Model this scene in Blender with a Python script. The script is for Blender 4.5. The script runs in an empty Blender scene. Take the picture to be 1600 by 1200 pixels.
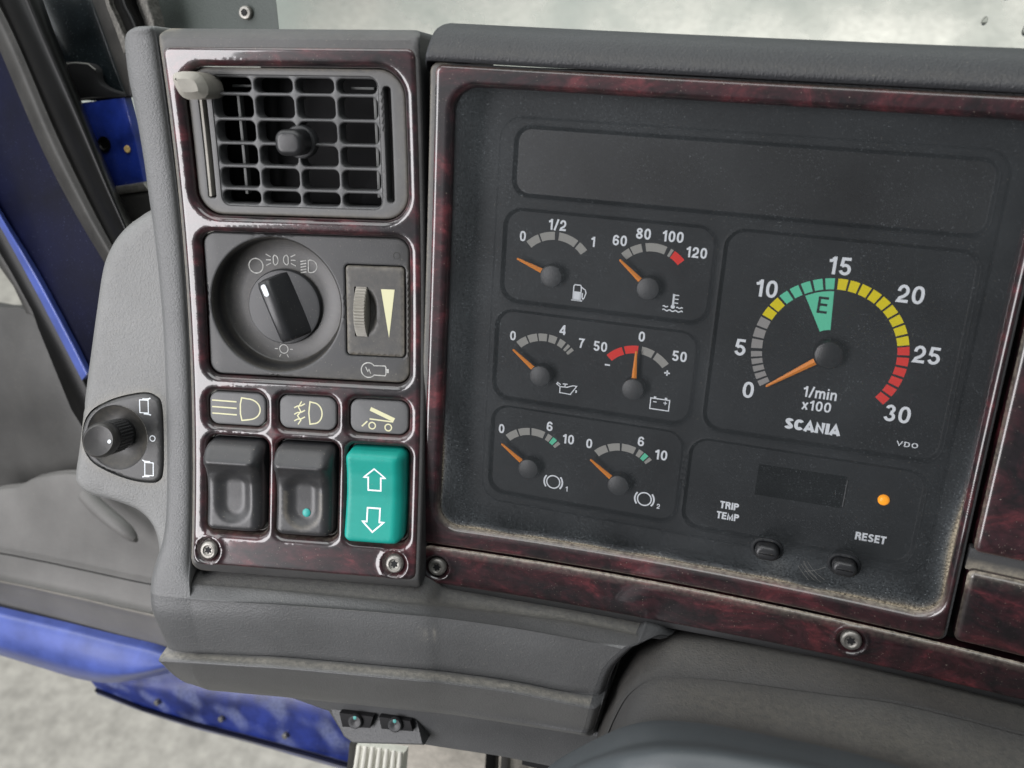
import bpy, bmesh, math, random
import numpy as np
from mathutils import Matrix, Vector
from mathutils.geometry import delaunay_2d_cdt

# ---------------------------------------------------------------- camera, light, exposure
# Panel frame (millimetres): x right, y up along the dash face, z out of the face towards the driver.
LEAN = math.radians(20)
W3 = Matrix(((1, 0, 0), (0, math.sin(LEAN), -math.cos(LEAN)), (0, math.cos(LEAN), math.sin(LEAN))))
W = W3.to_4x4()
S = bpy.context.scene
cam_d = bpy.data.cameras.new('camera'); cam = bpy.data.objects.new('camera', cam_d); S.collection.objects.link(cam)
CR = Matrix(((0.955995, -0.140065, 0.257788), (0.057443, 0.951033, 0.303704), (-0.287703, -0.275532, 0.917229)))
cam.matrix_world = W @ (Matrix.Translation((0.09796, 0.11541, 0.34855)) @ CR.to_4x4())
cam_d.sensor_width = 36; cam_d.lens = 1450 / 1600 * 36
cam_d.clip_start = 0.01; cam_d.clip_end = 200
cam_d.dof.use_dof = True; cam_d.dof.focus_distance = 0.385; cam_d.dof.aperture_fstop = 13
S.camera = cam
world = bpy.data.worlds.new('World'); S.world = world; world.use_nodes = True
wb = world.node_tree.nodes['Background']
wb.inputs[0].default_value = (0.86, 0.95, 1.0, 1); wb.inputs[1].default_value = 0.15

def area(name, loc, target, sx, sy, power, col=(1, 1, 1), spread=180):
    l = bpy.data.lights.new(name, 'AREA'); l.shape = 'RECTANGLE'; l.size = sx; l.size_y = sy; l.energy = power; l.color = col
    l.spread = math.radians(spread)
    o = bpy.data.objects.new(name, l); S.collection.objects.link(o); o.location = loc
    o.rotation_euler = (Vector(target) - Vector(loc)).to_track_quat('-Z', 'Y').to_euler()
    return o
area('door_opening_light', (-0.62, -0.95, 0.27), (-0.05, 0, 0), 0.58, 1.0, 16, (1.0, 0.98, 1.0))
area('door_front_light', (-0.62, -0.15, 0.35), (-0.12, 0, -0.03), 0.5, 0.6, 1.6, (0.97, 0.99, 1.0))
area('windscreen_light', (0.15, 0.30, 0.62), (0.1, 0.0, 0.0), 1.3, 0.35, 0.7, (0.93, 1.0, 0.97))
area('overhead_fill_light', (0.0, -0.30, 0.95), (0.0, -0.05, 0.0), 0.9, 0.5, 4.5, (0.98, 1.0, 1.0))  # added overhead lamp with no known source, lifts the up-facing surfaces
area('yard_light', (-2.0, 1.0, 2.2), (-1.6, 1.2, -1.9), 3.0, 3.0, 40, (1, 0.99, 0.97), 120)
area('yard_front_light', (0.5, 6.0, 3.5), (0.5, 6.0, -1.9), 6.0, 5.0, 590, (0.95, 1.0, 0.98), 130)
S.view_settings.view_transform = 'Standard'; S.view_settings.look = 'None'
S.view_settings.exposure = 0.08; S.view_settings.gamma = 1.0; S.view_settings.use_curve_mapping = False
S.cycles.max_bounces = 6; S.cycles.diffuse_bounces = 3; S.cycles.glossy_bounces = 3; S.cycles.transmission_bounces = 4; S.cycles.transparent_max_bounces = 8
S.cycles.caustics_reflective = False; S.cycles.caustics_refractive = False

# ---------------------------------------------------------------- surfaces of the place
def plain(p): return np.asarray(p, float)
# concave switch panel, turned 9.4 degrees towards the driver
PHI, ROLL = 0.164, 0.0437
_x = np.array([math.cos(PHI), 0, -math.sin(PHI)]); _n = np.array([math.sin(PHI), 0, math.cos(PHI)]); _y = np.array([0, 1.0, 0])
XL = _x * math.cos(ROLL) + _y * math.sin(ROLL); YL = _y * math.cos(ROLL) - _x * math.sin(ROLL); NL = _n
OL = np.array([-33.73, 26.21, 16.0])
def left(p):
    p = np.asarray(p, float); u, v, w = p[:, 0], p[:, 1], p[:, 2]
    w = w + 0.95e-3 * (v - 36.0) ** 2
    return OL + u[:, None] * XL + v[:, None] * YL + w[:, None] * NL
def bezel(p):
    p = np.array(p, float); x, y = p[:, 0], p[:, 1]
    p[:, 2] += 12 - 0.0283 * (x - 60) + 0.529e-3 * (x - 60) ** 2 + 0.173e-3 * (y - 28.5) ** 2
    return p

# ---------------------------------------------------------------- materials
MATS = {}
def mat(name, col, rough=0.5, metal=0.0, spec=0.5, coat=0.0, coat_rough=0.05, var=0.0, var_scale=60, grain=0.0, grain_scale=900,
        dust=0.0, dust_col=(0.42, 0.37, 0.28), speck=0.0, rough_var=0.0, emit=0.0):
    m = bpy.data.materials.new(name); m.use_nodes = True; nt = m.node_tree; N = nt.nodes; L = nt.links
    b = N['Principled BSDF']; MATS[name] = m
    b.inputs['Roughness'].default_value = rough; b.inputs['Metallic'].default_value = metal
    b.inputs['Specular IOR Level'].default_value = spec
    b.inputs['Coat Weight'].default_value = coat; b.inputs['Coat Roughness'].default_value = coat_rough
    b.inputs['Base Color'].default_value = (*col, 1)
    tc = N.new('ShaderNodeTexCoord'); src = tc.outputs['Object']
    def noise(scale, detail=4, rough_=0.6, dist=0.0):
        n = N.new('ShaderNodeTexNoise'); n.inputs['Scale'].default_value = scale; n.inputs['Detail'].default_value = detail
        n.inputs['Roughness'].default_value = rough_; n.inputs['Distortion'].default_value = dist; L.new(src, n.inputs['Vector']); return n
    def mix(a, bcol, fac):
        x = N.new('ShaderNodeMix'); x.data_type = 'RGBA'
        if isinstance(a, tuple): x.inputs['A'].default_value = (*a, 1)
        else: L.new(a, x.inputs['A'])
        if isinstance(bcol, tuple): x.inputs['B'].default_value = (*bcol, 1)
        else: L.new(bcol, x.inputs['B'])
        if isinstance(fac, float): x.inputs['Factor'].default_value = fac
        else: L.new(fac, x.inputs['Factor'])
        return x.outputs['Result']
    def ramp(s, lo, hi, a=0.0, c=1.0):
        r = N.new('ShaderNodeMapRange'); r.inputs[1].default_value = lo; r.inputs[2].default_value = hi
        r.inputs[3].default_value = a; r.inputs[4].default_value = c; L.new(s, r.inputs[0]); return r.outputs[0]
    def math_(op, a, c):
        x = N.new('ShaderNodeMath'); x.operation = op; x.use_clamp = True
        for i, s in enumerate((a, c)):
            if isinstance(s, float): x.inputs[i].default_value = s
            else: L.new(s, x.inputs[i])
        return x.outputs[0]
    cur = tuple(col)
    if var > 0:
        n = noise(var_scale, 5)
        cur = mix(tuple(c * (1 - var) for c in col), tuple(min(1, c * (1 + var)) for c in col), ramp(n.outputs['Fac'], 0.32, 0.68))
    if speck > 0:
        n = noise(1500, 1); n2 = noise(35, 3)
        f = math_('MULTIPLY', ramp(n.outputs['Fac'], 0.70, 0.80), ramp(n2.outputs['Fac'], 0.35, 0.7, 0.15, speck))
        cur = mix(cur, dust_col, f)
    if dust > 0:
        at = N.new('ShaderNodeAttribute'); at.attribute_name = 'dust'
        n = noise(420, 3, 0.7)
        f = math_('MULTIPLY', math_('MULTIPLY', at.outputs['Fac'], ramp(n.outputs['Fac'], 0.25, 0.65, 0.25, 1.0)), dust)
        cur = mix(cur, dust_col, f)
        r_ = N.new('ShaderNodeMapRange'); r_.inputs[3].default_value = rough; r_.inputs[4].default_value = 0.85; L.new(f, r_.inputs[0]); L.new(r_.outputs[0], b.inputs['Roughness'])
        if coat > 0:
            r2 = N.new('ShaderNodeMapRange'); r2.inputs[3].default_value = coat; r2.inputs[4].default_value = 0.0; L.new(f, r2.inputs[0]); L.new(r2.outputs[0], b.inputs['Coat Weight'])
    elif rough_var > 0:
        n = noise(30, 5); L.new(ramp(n.outputs['Fac'], 0.3, 0.7, max(0, rough - rough_var), rough + rough_var), b.inputs['Roughness'])
    if not isinstance(cur, tuple): L.new(cur, b.inputs['Base Color'])
    if grain > 0:
        v = N.new('ShaderNodeTexVoronoi'); v.feature = 'SMOOTH_F1'; v.inputs['Scale'].default_value = grain_scale
        n = noise(grain_scale * 0.6, 3)
        mv = N.new('ShaderNodeMixRGB'); mv.inputs[0].default_value = 0.0009; L.new(src, mv.inputs[1]); L.new(n.outputs['Color'], mv.inputs[2]); L.new(mv.outputs[0], v.inputs['Vector'])
        n3 = noise(grain_scale * 1.9, 2)
        ad = N.new('ShaderNodeMath'); ad.operation = 'ADD'; L.new(v.outputs['Distance'], ad.inputs[0]); L.new(n3.outputs['Fac'], ad.inputs[1])
        bp = N.new('ShaderNodeBump'); bp.inputs['Strength'].default_value = grain; bp.inputs['Distance'].default_value = 0.0004
        L.new(ad.outputs[0], bp.inputs['Height']); L.new(bp.outputs[0], b.inputs['Normal'])
    if emit > 0:
        b.inputs['Emission Color'].default_value = (*col, 1); b.inputs['Emission Strength'].default_value = emit
    return m

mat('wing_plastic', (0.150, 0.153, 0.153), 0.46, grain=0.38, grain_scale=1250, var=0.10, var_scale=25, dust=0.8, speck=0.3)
mat('dash_plastic', (0.080, 0.082, 0.084), 0.46, grain=0.36, grain_scale=1250, var=0.18, var_scale=16, dust=0.8, dust_col=(0.40, 0.375, 0.32), speck=0.6)  # same plastic as the wing, base colour darkened for the ledge's shade
mat('bolster_plastic', (0.112, 0.114, 0.115), 0.46, grain=0.36, grain_scale=1250, var=0.10, var_scale=25, dust=0.8, speck=0.3)  # same plastic again, toned between the lit wing and the shaded ledge
mat('pad_plastic', (0.021, 0.0225, 0.026), 0.48, grain=0.42, grain_scale=1100, var=0.12, var_scale=22, dust=0.5, speck=0.3)  # dash plastic with the shade of the top pad put into its colour
mat('casing_plastic', (0.060, 0.061, 0.063), 0.5, grain=0.15, grain_scale=1500, var=0.12, dust=0.9, speck=0.3)
mat('smooth_plastic', (0.034, 0.035, 0.037), 0.44, grain=0.10, grain_scale=2600, var=0.12, var_scale=40, dust=0.7, speck=0.5)
mat('rocker_plastic', (0.027, 0.028, 0.031), 0.33, grain=0.06, grain_scale=2600, var=0.12, var_scale=60, dust=0.8, speck=0.6)
mat('vent_plastic', (0.095, 0.096, 0.098), 0.45, grain=0.10, grain_scale=2600, var=0.10, var_scale=40, dust=0.8, speck=0.4)
mat('black_plastic', (0.016, 0.0165, 0.018), 0.36, var=0.2, var_scale=80, grain=0.05, grain_scale=2500, dust=0.6, speck=0.35)
mat('void_black', (0.006, 0.006, 0.007), 0.8)
mat('vane_plastic', (0.16, 0.165, 0.16), 0.5, var=0.1)
mat('lever_plastic', (0.30, 0.285, 0.25), 0.55, var=0.18, var_scale=90, grain=0.1, grain_scale=1500, speck=0.5)
mat('dial_black', (0.0100, 0.0112, 0.0130), 0.6, spec=0.3, var=0.15, var_scale=50, grain=0.04, grain_scale=3000, speck=0.25)
mat('display_smoke', (0.019, 0.0188, 0.0195), 0.42, spec=0.25, var=0.08, speck=0.1)
mat('lcd_dark', (0.002, 0.0025, 0.003), 0.4, spec=0.15)
mat('print_white', (0.84, 0.88, 0.92), 0.6, spec=0.08)
mat('print_grey', (0.36, 0.355, 0.33), 0.6, spec=0.08)
mat('print_silver', (0.33, 0.32, 0.31), 0.6, spec=0.08)
mat('print_yellow', (0.84, 0.70, 0.012), 0.55, spec=0.08)
mat('print_green', (0.14, 0.66, 0.42), 0.55, spec=0.08)
mat('print_red', (0.82, 0.05, 0.04), 0.55, spec=0.08)
mat('print_black', (0.02, 0.03, 0.03), 0.6, spec=0.08)
mat('needle_orange', (0.86, 0.27, 0.02), 0.45, emit=0.0)
mat('print_cream', (0.62, 0.60, 0.38), 0.6)
mat('print_faint', (0.42, 0.42, 0.40), 0.6, var=0.4, var_scale=600)
mat('teal_plastic', (0.008, 0.285, 0.235), 0.42, spec=0.35, var=0.08, var_scale=60, speck=0.25)
mat('amber_lamp', (1.0, 0.36, 0.01), 0.3, emit=0.55)
mat('screw_steel', (0.25, 0.24, 0.22), 0.45, metal=0.7, var=0.25, var_scale=300, speck=0.8)
mat('rubber_black', (0.004, 0.004, 0.004), 0.34, spec=0.2, var=0.3, var_scale=40)
mat('rubber_grey', (0.034, 0.033, 0.031), 0.5, spec=0.3, var=0.25, var_scale=60, speck=0.5)
mat('woven', (0.11, 0.105, 0.095), 0.8, grain=1.0, grain_scale=420, var=0.4, var_scale=500)
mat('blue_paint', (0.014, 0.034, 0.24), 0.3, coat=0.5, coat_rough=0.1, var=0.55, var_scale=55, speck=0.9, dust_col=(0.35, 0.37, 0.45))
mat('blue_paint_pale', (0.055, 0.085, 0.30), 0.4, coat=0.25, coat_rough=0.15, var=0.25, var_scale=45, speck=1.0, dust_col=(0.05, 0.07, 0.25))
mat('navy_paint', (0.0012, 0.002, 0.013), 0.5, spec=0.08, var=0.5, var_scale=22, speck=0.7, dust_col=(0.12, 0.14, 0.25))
mat('tarry_metal', (0.010, 0.014, 0.016), 0.26, coat=0.3, coat_rough=0.15, var=0.5, var_scale=40, speck=0.9, dust_col=(0.3, 0.33, 0.34))
mat('pillar_trim', (0.036, 0.045, 0.040), 0.55, grain=0.4, grain_scale=1000, var=0.15, var_scale=30)
mat('card_grey', (0.125, 0.122, 0.117), 0.6, grain=0.2, grain_scale=500, var=0.22, var_scale=14, speck=0.5, dust=0.7)
mat('card_shaded', (0.050, 0.049, 0.047), 0.6, grain=0.2, grain_scale=500, var=0.3, var_scale=14, speck=0.5)  # card grey darkened for the shade in the recess behind the dash
mat('scuffed_blue', (0.014, 0.026, 0.15), 0.35, coat=0.3, coat_rough=0.15, var=0.6, var_scale=45, dust=0.9, dust_col=(0.24, 0.28, 0.46), speck=0.9)
mat('concrete', (0.345, 0.325, 0.295), 0.8, var=0.22, var_scale=26, grain=0.6, grain_scale=60, speck=0.5, dust_col=(0.5, 0.48, 0.45))
mat('hose_white', (0.66, 0.65, 0.58), 0.5, var=0.12, var_scale=80)
mat('carpet_beige', (0.42, 0.39, 0.34), 0.9, var=0.2, var_scale=120, grain=0.5, grain_scale=500)
mat('column_plastic', (0.050, 0.050, 0.050), 0.52, grain=0.4, grain_scale=1100, var=0.25, var_scale=15, dust=0.6, dust_col=(0.21, 0.19, 0.155), speck=0.6)
mat('boot_rubber', (0.054, 0.062, 0.067), 0.5, grain=0.06, grain_scale=1500, var=0.15, var_scale=12, speck=0.3)
mat('rust_yellow', (0.75, 0.52, 0.20), 0.7, var=0.3, var_scale=400)
mat('teal_dot', (0.03, 0.33, 0.30), 0.45)
mat('wipe_dust', (0.16, 0.155, 0.145), 0.9)

def wood():
    m = bpy.data.materials.new('burl_wood'); m.use_nodes = True; nt = m.node_tree; N = nt.nodes; L = nt.links; b = N['Principled BSDF']; MATS['burl_wood'] = m
    tc = N.new('ShaderNodeTexCoord'); mp = N.new('ShaderNodeMapping'); mp.inputs['Scale'].default_value = (0.75, 1.25, 1.0); mp.inputs['Rotation'].default_value = (0, 0, 0.25)
    L.new(tc.outputs['Object'], mp.inputs[0])
    def noise(scale, detail, dist, rough=0.6):
        n = N.new('ShaderNodeTexNoise'); n.inputs['Scale'].default_value = scale; n.inputs['Detail'].default_value = detail
        n.inputs['Distortion'].default_value = dist; n.inputs['Roughness'].default_value = rough; L.new(mp.outputs[0], n.inputs['Vector']); return n
    n1 = noise(38, 7, 1.6, 0.66); r1 = N.new('ShaderNodeValToRGB'); L.new(n1.outputs['Fac'], r1.inputs[0])
    e = r1.color_ramp.elements; e[0].position = 0.40; e[0].color = (0.010, 0.006, 0.008, 1); e[1].position = 0.74; e[1].color = (0.155, 0.030, 0.036, 1)
    x = e.new(0.55); x.color = (0.040, 0.0105, 0.0145, 1)
    n2 = noise(260, 4, 1.0); r2 = N.new('ShaderNodeValToRGB'); L.new(n2.outputs['Fac'], r2.inputs[0])
    r2.color_ramp.elements[0].position = 0.35; r2.color_ramp.elements[0].color = (0.45, 0.45, 0.45, 1); r2.color_ramp.elements[1].position = 0.7; r2.color_ramp.elements[1].color = (1.25, 1.2, 1.2, 1)
    mu = N.new('ShaderNodeMix'); mu.data_type = 'RGBA'; mu.blend_type = 'MULTIPLY'; mu.inputs['Factor'].default_value = 1.0
    L.new(r1.outputs[0], mu.inputs['A']); L.new(r2.outputs[0], mu.inputs['B'])
    at = N.new('ShaderNodeAttribute'); at.attribute_name = 'dust'
    n3 = N.new('ShaderNodeTexNoise'); n3.inputs['Scale'].default_value = 600; n3.inputs['Detail'].default_value = 3; L.new(tc.outputs['Object'], n3.inputs['Vector'])
    rr = N.new('ShaderNodeMapRange'); rr.inputs[1].default_value = 0.3; rr.inputs[2].default_value = 0.65; rr.inputs[3].default_value = 0.3; L.new(n3.outputs['Fac'], rr.inputs[0])
    f = N.new('ShaderNodeMath'); f.operation = 'MULTIPLY'; L.new(at.outputs['Fac'], f.inputs[0]); L.new(rr.outputs[0], f.inputs[1])
    n4 = N.new('ShaderNodeTexNoise'); n4.inputs['Scale'].default_value = 1700; n4.inputs['Detail'].default_value = 1; L.new(tc.outputs['Object'], n4.inputs['Vector'])
    n5 = N.new('ShaderNodeTexNoise'); n5.inputs['Scale'].default_value = 40; L.new(tc.outputs['Object'], n5.inputs['Vector'])
    sp = N.new('ShaderNodeMapRange'); sp.inputs[1].default_value = 0.72; sp.inputs[2].default_value = 0.82; L.new(n4.outputs['Fac'], sp.inputs[0])
    sp2 = N.new('ShaderNodeMath'); sp2.operation = 'MULTIPLY'; L.new(sp.outputs[0], sp2.inputs[0]); L.new(n5.outputs['Fac'], sp2.inputs[1])
    fa = N.new('ShaderNodeMath'); fa.operation = 'ADD'; fa.use_clamp = True; L.new(f.outputs[0], fa.inputs[0]); L.new(sp2.outputs[0], fa.inputs[1])
    mx = N.new('ShaderNodeMix'); mx.data_type = 'RGBA'; L.new(fa.outputs[0], mx.inputs['Factor']); L.new(mu.outputs['Result'], mx.inputs['A']); mx.inputs['B'].default_value = (0.46, 0.41, 0.33, 1)
    L.new(mx.outputs['Result'], b.inputs['Base Color'])
    ro = N.new('ShaderNodeMapRange'); ro.inputs[3].default_value = 0.32; ro.inputs[4].default_value = 0.9; L.new(fa.outputs[0], ro.inputs[0]); L.new(ro.outputs[0], b.inputs['Roughness'])
    co = N.new('ShaderNodeMapRange'); co.inputs[3].default_value = 1.0; co.inputs[4].default_value = 0.0; L.new(fa.outputs[0], co.inputs[0]); L.new(co.outputs[0], b.inputs['Coat Weight'])
    b.inputs['Coat Roughness'].default_value = 0.05; b.inputs['Coat IOR'].default_value = 1.55
    bp = N.new('ShaderNodeBump'); bp.inputs['Strength'].default_value = 0.05; bp.inputs['Distance'].default_value = 0.0006
    n6 = N.new('ShaderNodeTexNoise'); n6.inputs['Scale'].default_value = 130; n6.inputs['Detail'].default_value = 1; L.new(tc.outputs['Object'], n6.inputs['Vector'])
    L.new(n6.outputs['Fac'], bp.inputs['Height']); L.new(bp.outputs[0], b.inputs['Coat Normal'])
wood()

def pane(name, dust_gain, speck_gain, base, col=(0.5, 0.47, 0.4), refl=1.0, scale=420, mottle=(26, 0.5, 1.5)):
    """clear pane: see-through, with a Fresnel reflection and a film of dust on it"""
    m = bpy.data.materials.new(name); m.use_nodes = True; nt = m.node_tree; N = nt.nodes; L = nt.links; MATS[name] = m
    N.remove(N['Principled BSDF']); out = N['Material Output']
    tr = N.new('ShaderNodeBsdfTransparent'); gl = N.new('ShaderNodeBsdfGlossy'); gl.inputs['Roughness'].default_value = 0.12; gl.inputs['Color'].default_value = (refl, refl, refl, 1)
    fr = N.new('ShaderNodeFresnel'); fr.inputs[0].default_value = 1.45
    m1 = N.new('ShaderNodeMixShader'); L.new(fr.outputs[0], m1.inputs[0]); L.new(tr.outputs[0], m1.inputs[1]); L.new(gl.outputs[0], m1.inputs[2])
    df = N.new('ShaderNodeBsdfDiffuse'); af = N.new('ShaderNodeAttribute'); af.attribute_name = 'dust'; dr = N.new('ShaderNodeMapRange'); dr.inputs[1].default_value = 0.12; dr.inputs[2].default_value = 0.6; L.new(af.outputs['Fac'], dr.inputs[0])
    cm = N.new('ShaderNodeMix'); cm.data_type = 'RGBA'; cm.inputs['A'].default_value = (*col, 1); cm.inputs['B'].default_value = (0.60, 0.52, 0.39, 1); L.new(dr.outputs[0], cm.inputs['Factor']); L.new(cm.outputs['Result'], df.inputs[0])
    tl = N.new('ShaderNodeBsdfTranslucent'); tl.inputs[0].default_value = (*col, 1)
    dm = N.new('ShaderNodeMixShader'); dm.inputs[0].default_value = 0.35; L.new(df.outputs[0], dm.inputs[1]); L.new(tl.outputs[0], dm.inputs[2])
    tc = N.new('ShaderNodeTexCoord')
    def noise(s, d=2):
        n = N.new('ShaderNodeTexNoise'); n.inputs['Scale'].default_value = s; n.inputs['Detail'].default_value = d; L.new(tc.outputs['Object'], n.inputs['Vector']); return n.outputs['Fac']
    def rng(s, lo, hi, a, c):
        r = N.new('ShaderNodeMapRange'); r.inputs[1].default_value = lo; r.inputs[2].default_value = hi; r.inputs[3].default_value = a; r.inputs[4].default_value = c; L.new(s, r.inputs[0]); return r.outputs[0]
    def op(o, a, c):
        x = N.new('ShaderNodeMath'); x.operation = o; x.use_clamp = True; L.new(a, x.inputs[0]); L.new(c, x.inputs[1]); return x.outputs[0]
    at = N.new('ShaderNodeAttribute'); at.attribute_name = 'dust'
    d1 = op('MULTIPLY', at.outputs['Fac'], rng(noise(scale, 4), 0.3, 0.62, 0.15 * dust_gain, dust_gain))
    d2 = op('MULTIPLY', rng(noise(1900, 1), 0.66, 0.74, 0.0, 1.0), rng(noise(60, 2), 0.35, 0.65, 0.2 * speck_gain, speck_gain))
    ag = N.new('ShaderNodeMapRange'); ag.inputs[1].default_value = 0.0; ag.inputs[2].default_value = 0.12; ag.inputs[3].default_value = 0.22; L.new(at.outputs['Fac'], ag.inputs[0]); d2 = op('MULTIPLY', d2, ag.outputs[0])
    d3 = rng(noise(mottle[0], 5), 0.3, 0.7, base * mottle[1], base * mottle[2])
    fac = op('ADD', op('ADD', d1, d2), d3)
    m2 = N.new('ShaderNodeMixShader'); L.new(fac, m2.inputs[0]); L.new(m1.outputs[0], m2.inputs[1]); L.new(dm.outputs[0], m2.inputs[2])
    L.new(m2.outputs[0], out.inputs['Surface'])
pane('cluster_lens', 1.0, 0.55, 0.028, col=(0.48, 0.53, 0.56), scale=1300)
pane('wet_windscreen', 0.0, 0.6, 0.36, col=(0.48, 0.54, 0.50), scale=30, mottle=(15, 0.0, 2.3))
m = mat('water', (0.9, 0.95, 0.93), 0.03); m.node_tree.nodes['Principled BSDF'].inputs['Transmission Weight'].default_value = 1.0; m.node_tree.nodes['Principled BSDF'].inputs['IOR'].default_value = 1.33

# ---------------------------------------------------------------- builders
ORG = {}
def link(o): S.collection.objects.link(o); return o
def tag(o, label=None, cat=None, group=None, kind=None):
    if label: o['label'] = label
    if cat: o['category'] = cat
    if group: o['group'] = group
    if kind: o['kind'] = kind
    return o
def thing(name, label, cat, base, group=None):
    o = link(bpy.data.objects.new(name, None)); o.empty_display_size = 0.01
    b = Vector([c / 1000 for c in base]); o.matrix_world = W @ Matrix.Translation(b); ORG[o] = b
    return tag(o, label, cat, group)
def mesh(name, V, F, material, parent=None, fmap=plain, smooth=True, angle=38, dust=None, label=None):
    P = fmap(np.array(V, float)) / 1000
    c = (P.min(0) + P.max(0)) / 2; P = P - c
    me = bpy.data.meshes.new(name); me.from_pydata(P.tolist(), [], [list(map(int, f)) for f in F]); me.update()
    me.materials.append(MATS[material])
    if smooth:
        me.polygons.foreach_set('use_smooth', [True] * len(me.polygons)); me.set_sharp_from_angle(angle=math.radians(angle))
    if dust is not None:
        a = me.attributes.new('dust', 'FLOAT', 'POINT'); a.data.foreach_set('value', np.clip(np.asarray(dust, float), 0, 1).astype(np.float32))
    o = link(bpy.data.objects.new(name, me)); cv = Vector(c.tolist()); ORG[o] = cv
    if parent is None: o.matrix_world = W @ Matrix.Translation(cv)
    else: o.parent = parent; o.location = cv - ORG[parent]
    if label: o['label'] = label
    return o

class RR:                                  # rounded rectangle
    def __init__(s, cx, cy, w, h, r, rot=0.0, step=2.5): s.cx, s.cy, s.w, s.h, s.r, s.rot, s.step = cx, cy, w, h, r, rot, step
    def loop(s, off=0.0, n=None):
        n = n or max(8, min(24, int(s.r * 1.6 / max(s.step, 0.8)) + 6)); step = s.step
        r = max(s.r + off, 0.02); a, b = s.w / 2 + off - r, s.h / 2 + off - r; out = []
        for sx, sy, t0 in ((1, 1, 0), (-1, 1, 90), (-1, -1, 180), (1, -1, 270)):
            for k in range(n + 1):
                t = math.radians(t0 + 90 * k / n); out.append((sx * a + r * math.cos(t), sy * b + r * math.sin(t)))
        out = np.array(out)
        if a < 1e-6 or b < 1e-6:           # capsule or disc: drop doubled points
            keep = np.hypot(*(out - np.roll(out, 1, 0)).T) > 1e-6; out = out[keep]
        # extra points along the straight sides
        res = []
        for p, q in zip(out, np.roll(out, -1, 0)):
            d = np.hypot(*(q - p)); m = max(1, int(d / step))
            for k in range(m): res.append(p + (q - p) * k / m)
        res = np.array(res); c, si = math.cos(s.rot), math.sin(s.rot)
        return np.c_[s.cx + res[:, 0] * c - res[:, 1] * si, s.cy + res[:, 0] * si + res[:, 1] * c]
    def sdf(s, P):
        x, y = P[:, 0] - s.cx, P[:, 1] - s.cy; c, si = math.cos(s.rot), math.sin(s.rot); x, y = x * c + y * si, -x * si + y * c
        qx, qy = np.abs(x) - s.w / 2 + s.r, np.abs(y) - s.h / 2 + s.r
        return np.hypot(np.maximum(qx, 0), np.maximum(qy, 0)) + np.minimum(np.maximum(qx, qy), 0) - s.r
def box2(x0, x1, y0, y1, r, step=2.5): return RR((x0 + x1) / 2, (y0 + y1) / 2, x1 - x0, y1 - y0, r, 0.0, step)
def disc(cx, cy, r): return RR(cx, cy, 2 * r, 2 * r, r)
class PG:                                  # free outline, counter-clockwise
    def __init__(s, pts, n=1):
        p = np.array(pts, float)
        if n > 1: p = spline(np.vstack([p, p[:1]]), n * len(p), closed=True)[:-1]
        A = 0.5 * np.sum(p[:, 0] * np.roll(p[:, 1], -1) - np.roll(p[:, 0], -1) * p[:, 1])
        s.p = p if A > 0 else p[::-1]
    def loop(s, off=0.0):
        if off == 0: return s.p
        t = np.roll(s.p, -1, 0) - np.roll(s.p, 1, 0); t /= np.hypot(*t.T)[:, None] + 1e-9
        return s.p + off * np.c_[t[:, 1], -t[:, 0]]
    def sdf(s, P):
        a, b = s.p, np.roll(s.p, -1, 0); ab = b - a
        ap = P[:, None, :] - a[None]; t = np.clip((ap * ab).sum(2) / ((ab ** 2).sum(1) + 1e-12), 0, 1)
        d = np.sqrt(((ap - t[..., None] * ab) ** 2).sum(2)).min(1)
        cr = ((a[None, :, 1] > P[:, None, 1]) != (b[None, :, 1] > P[:, None, 1])) & (P[:, None, 0] < (b - a)[None, :, 0] * (P[:, None, 1] - a[None, :, 1]) / ((b - a)[None, :, 1] + 1e-12) + a[None, :, 0])
        return np.where(cr.sum(1) % 2 == 1, -d, d)
def spline(p, n, closed=False):
    p = np.asarray(p, float); m = len(p)
    if closed: e = np.vstack([p[-2], p, p[1]])
    else: e = np.vstack([2 * p[0] - p[1], p, 2 * p[-1] - p[-2]])
    t = np.linspace(0, m - 1, n + (1 if closed else 0)); i = np.minimum(t.astype(int), m - 2); f = (t - i)[:, None]
    a, b, c, d = e[i], e[i + 1], e[i + 2], e[i + 3]
    return 0.5 * (2 * b + (c - a) * f + (2 * a - 5 * b + 4 * c - d) * f ** 2 + (3 * b - a - 3 * c + d) * f ** 3)

def lip(d, r): return np.where(d < r, np.sqrt(np.maximum(r * r - (r - np.clip(d, 0, r)) ** 2, 0)) - r, 0.0)
def sstep(x, a, b): t = np.clip((x - a) / (b - a), 0, 1); return t * t * (3 - 2 * t)

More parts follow.
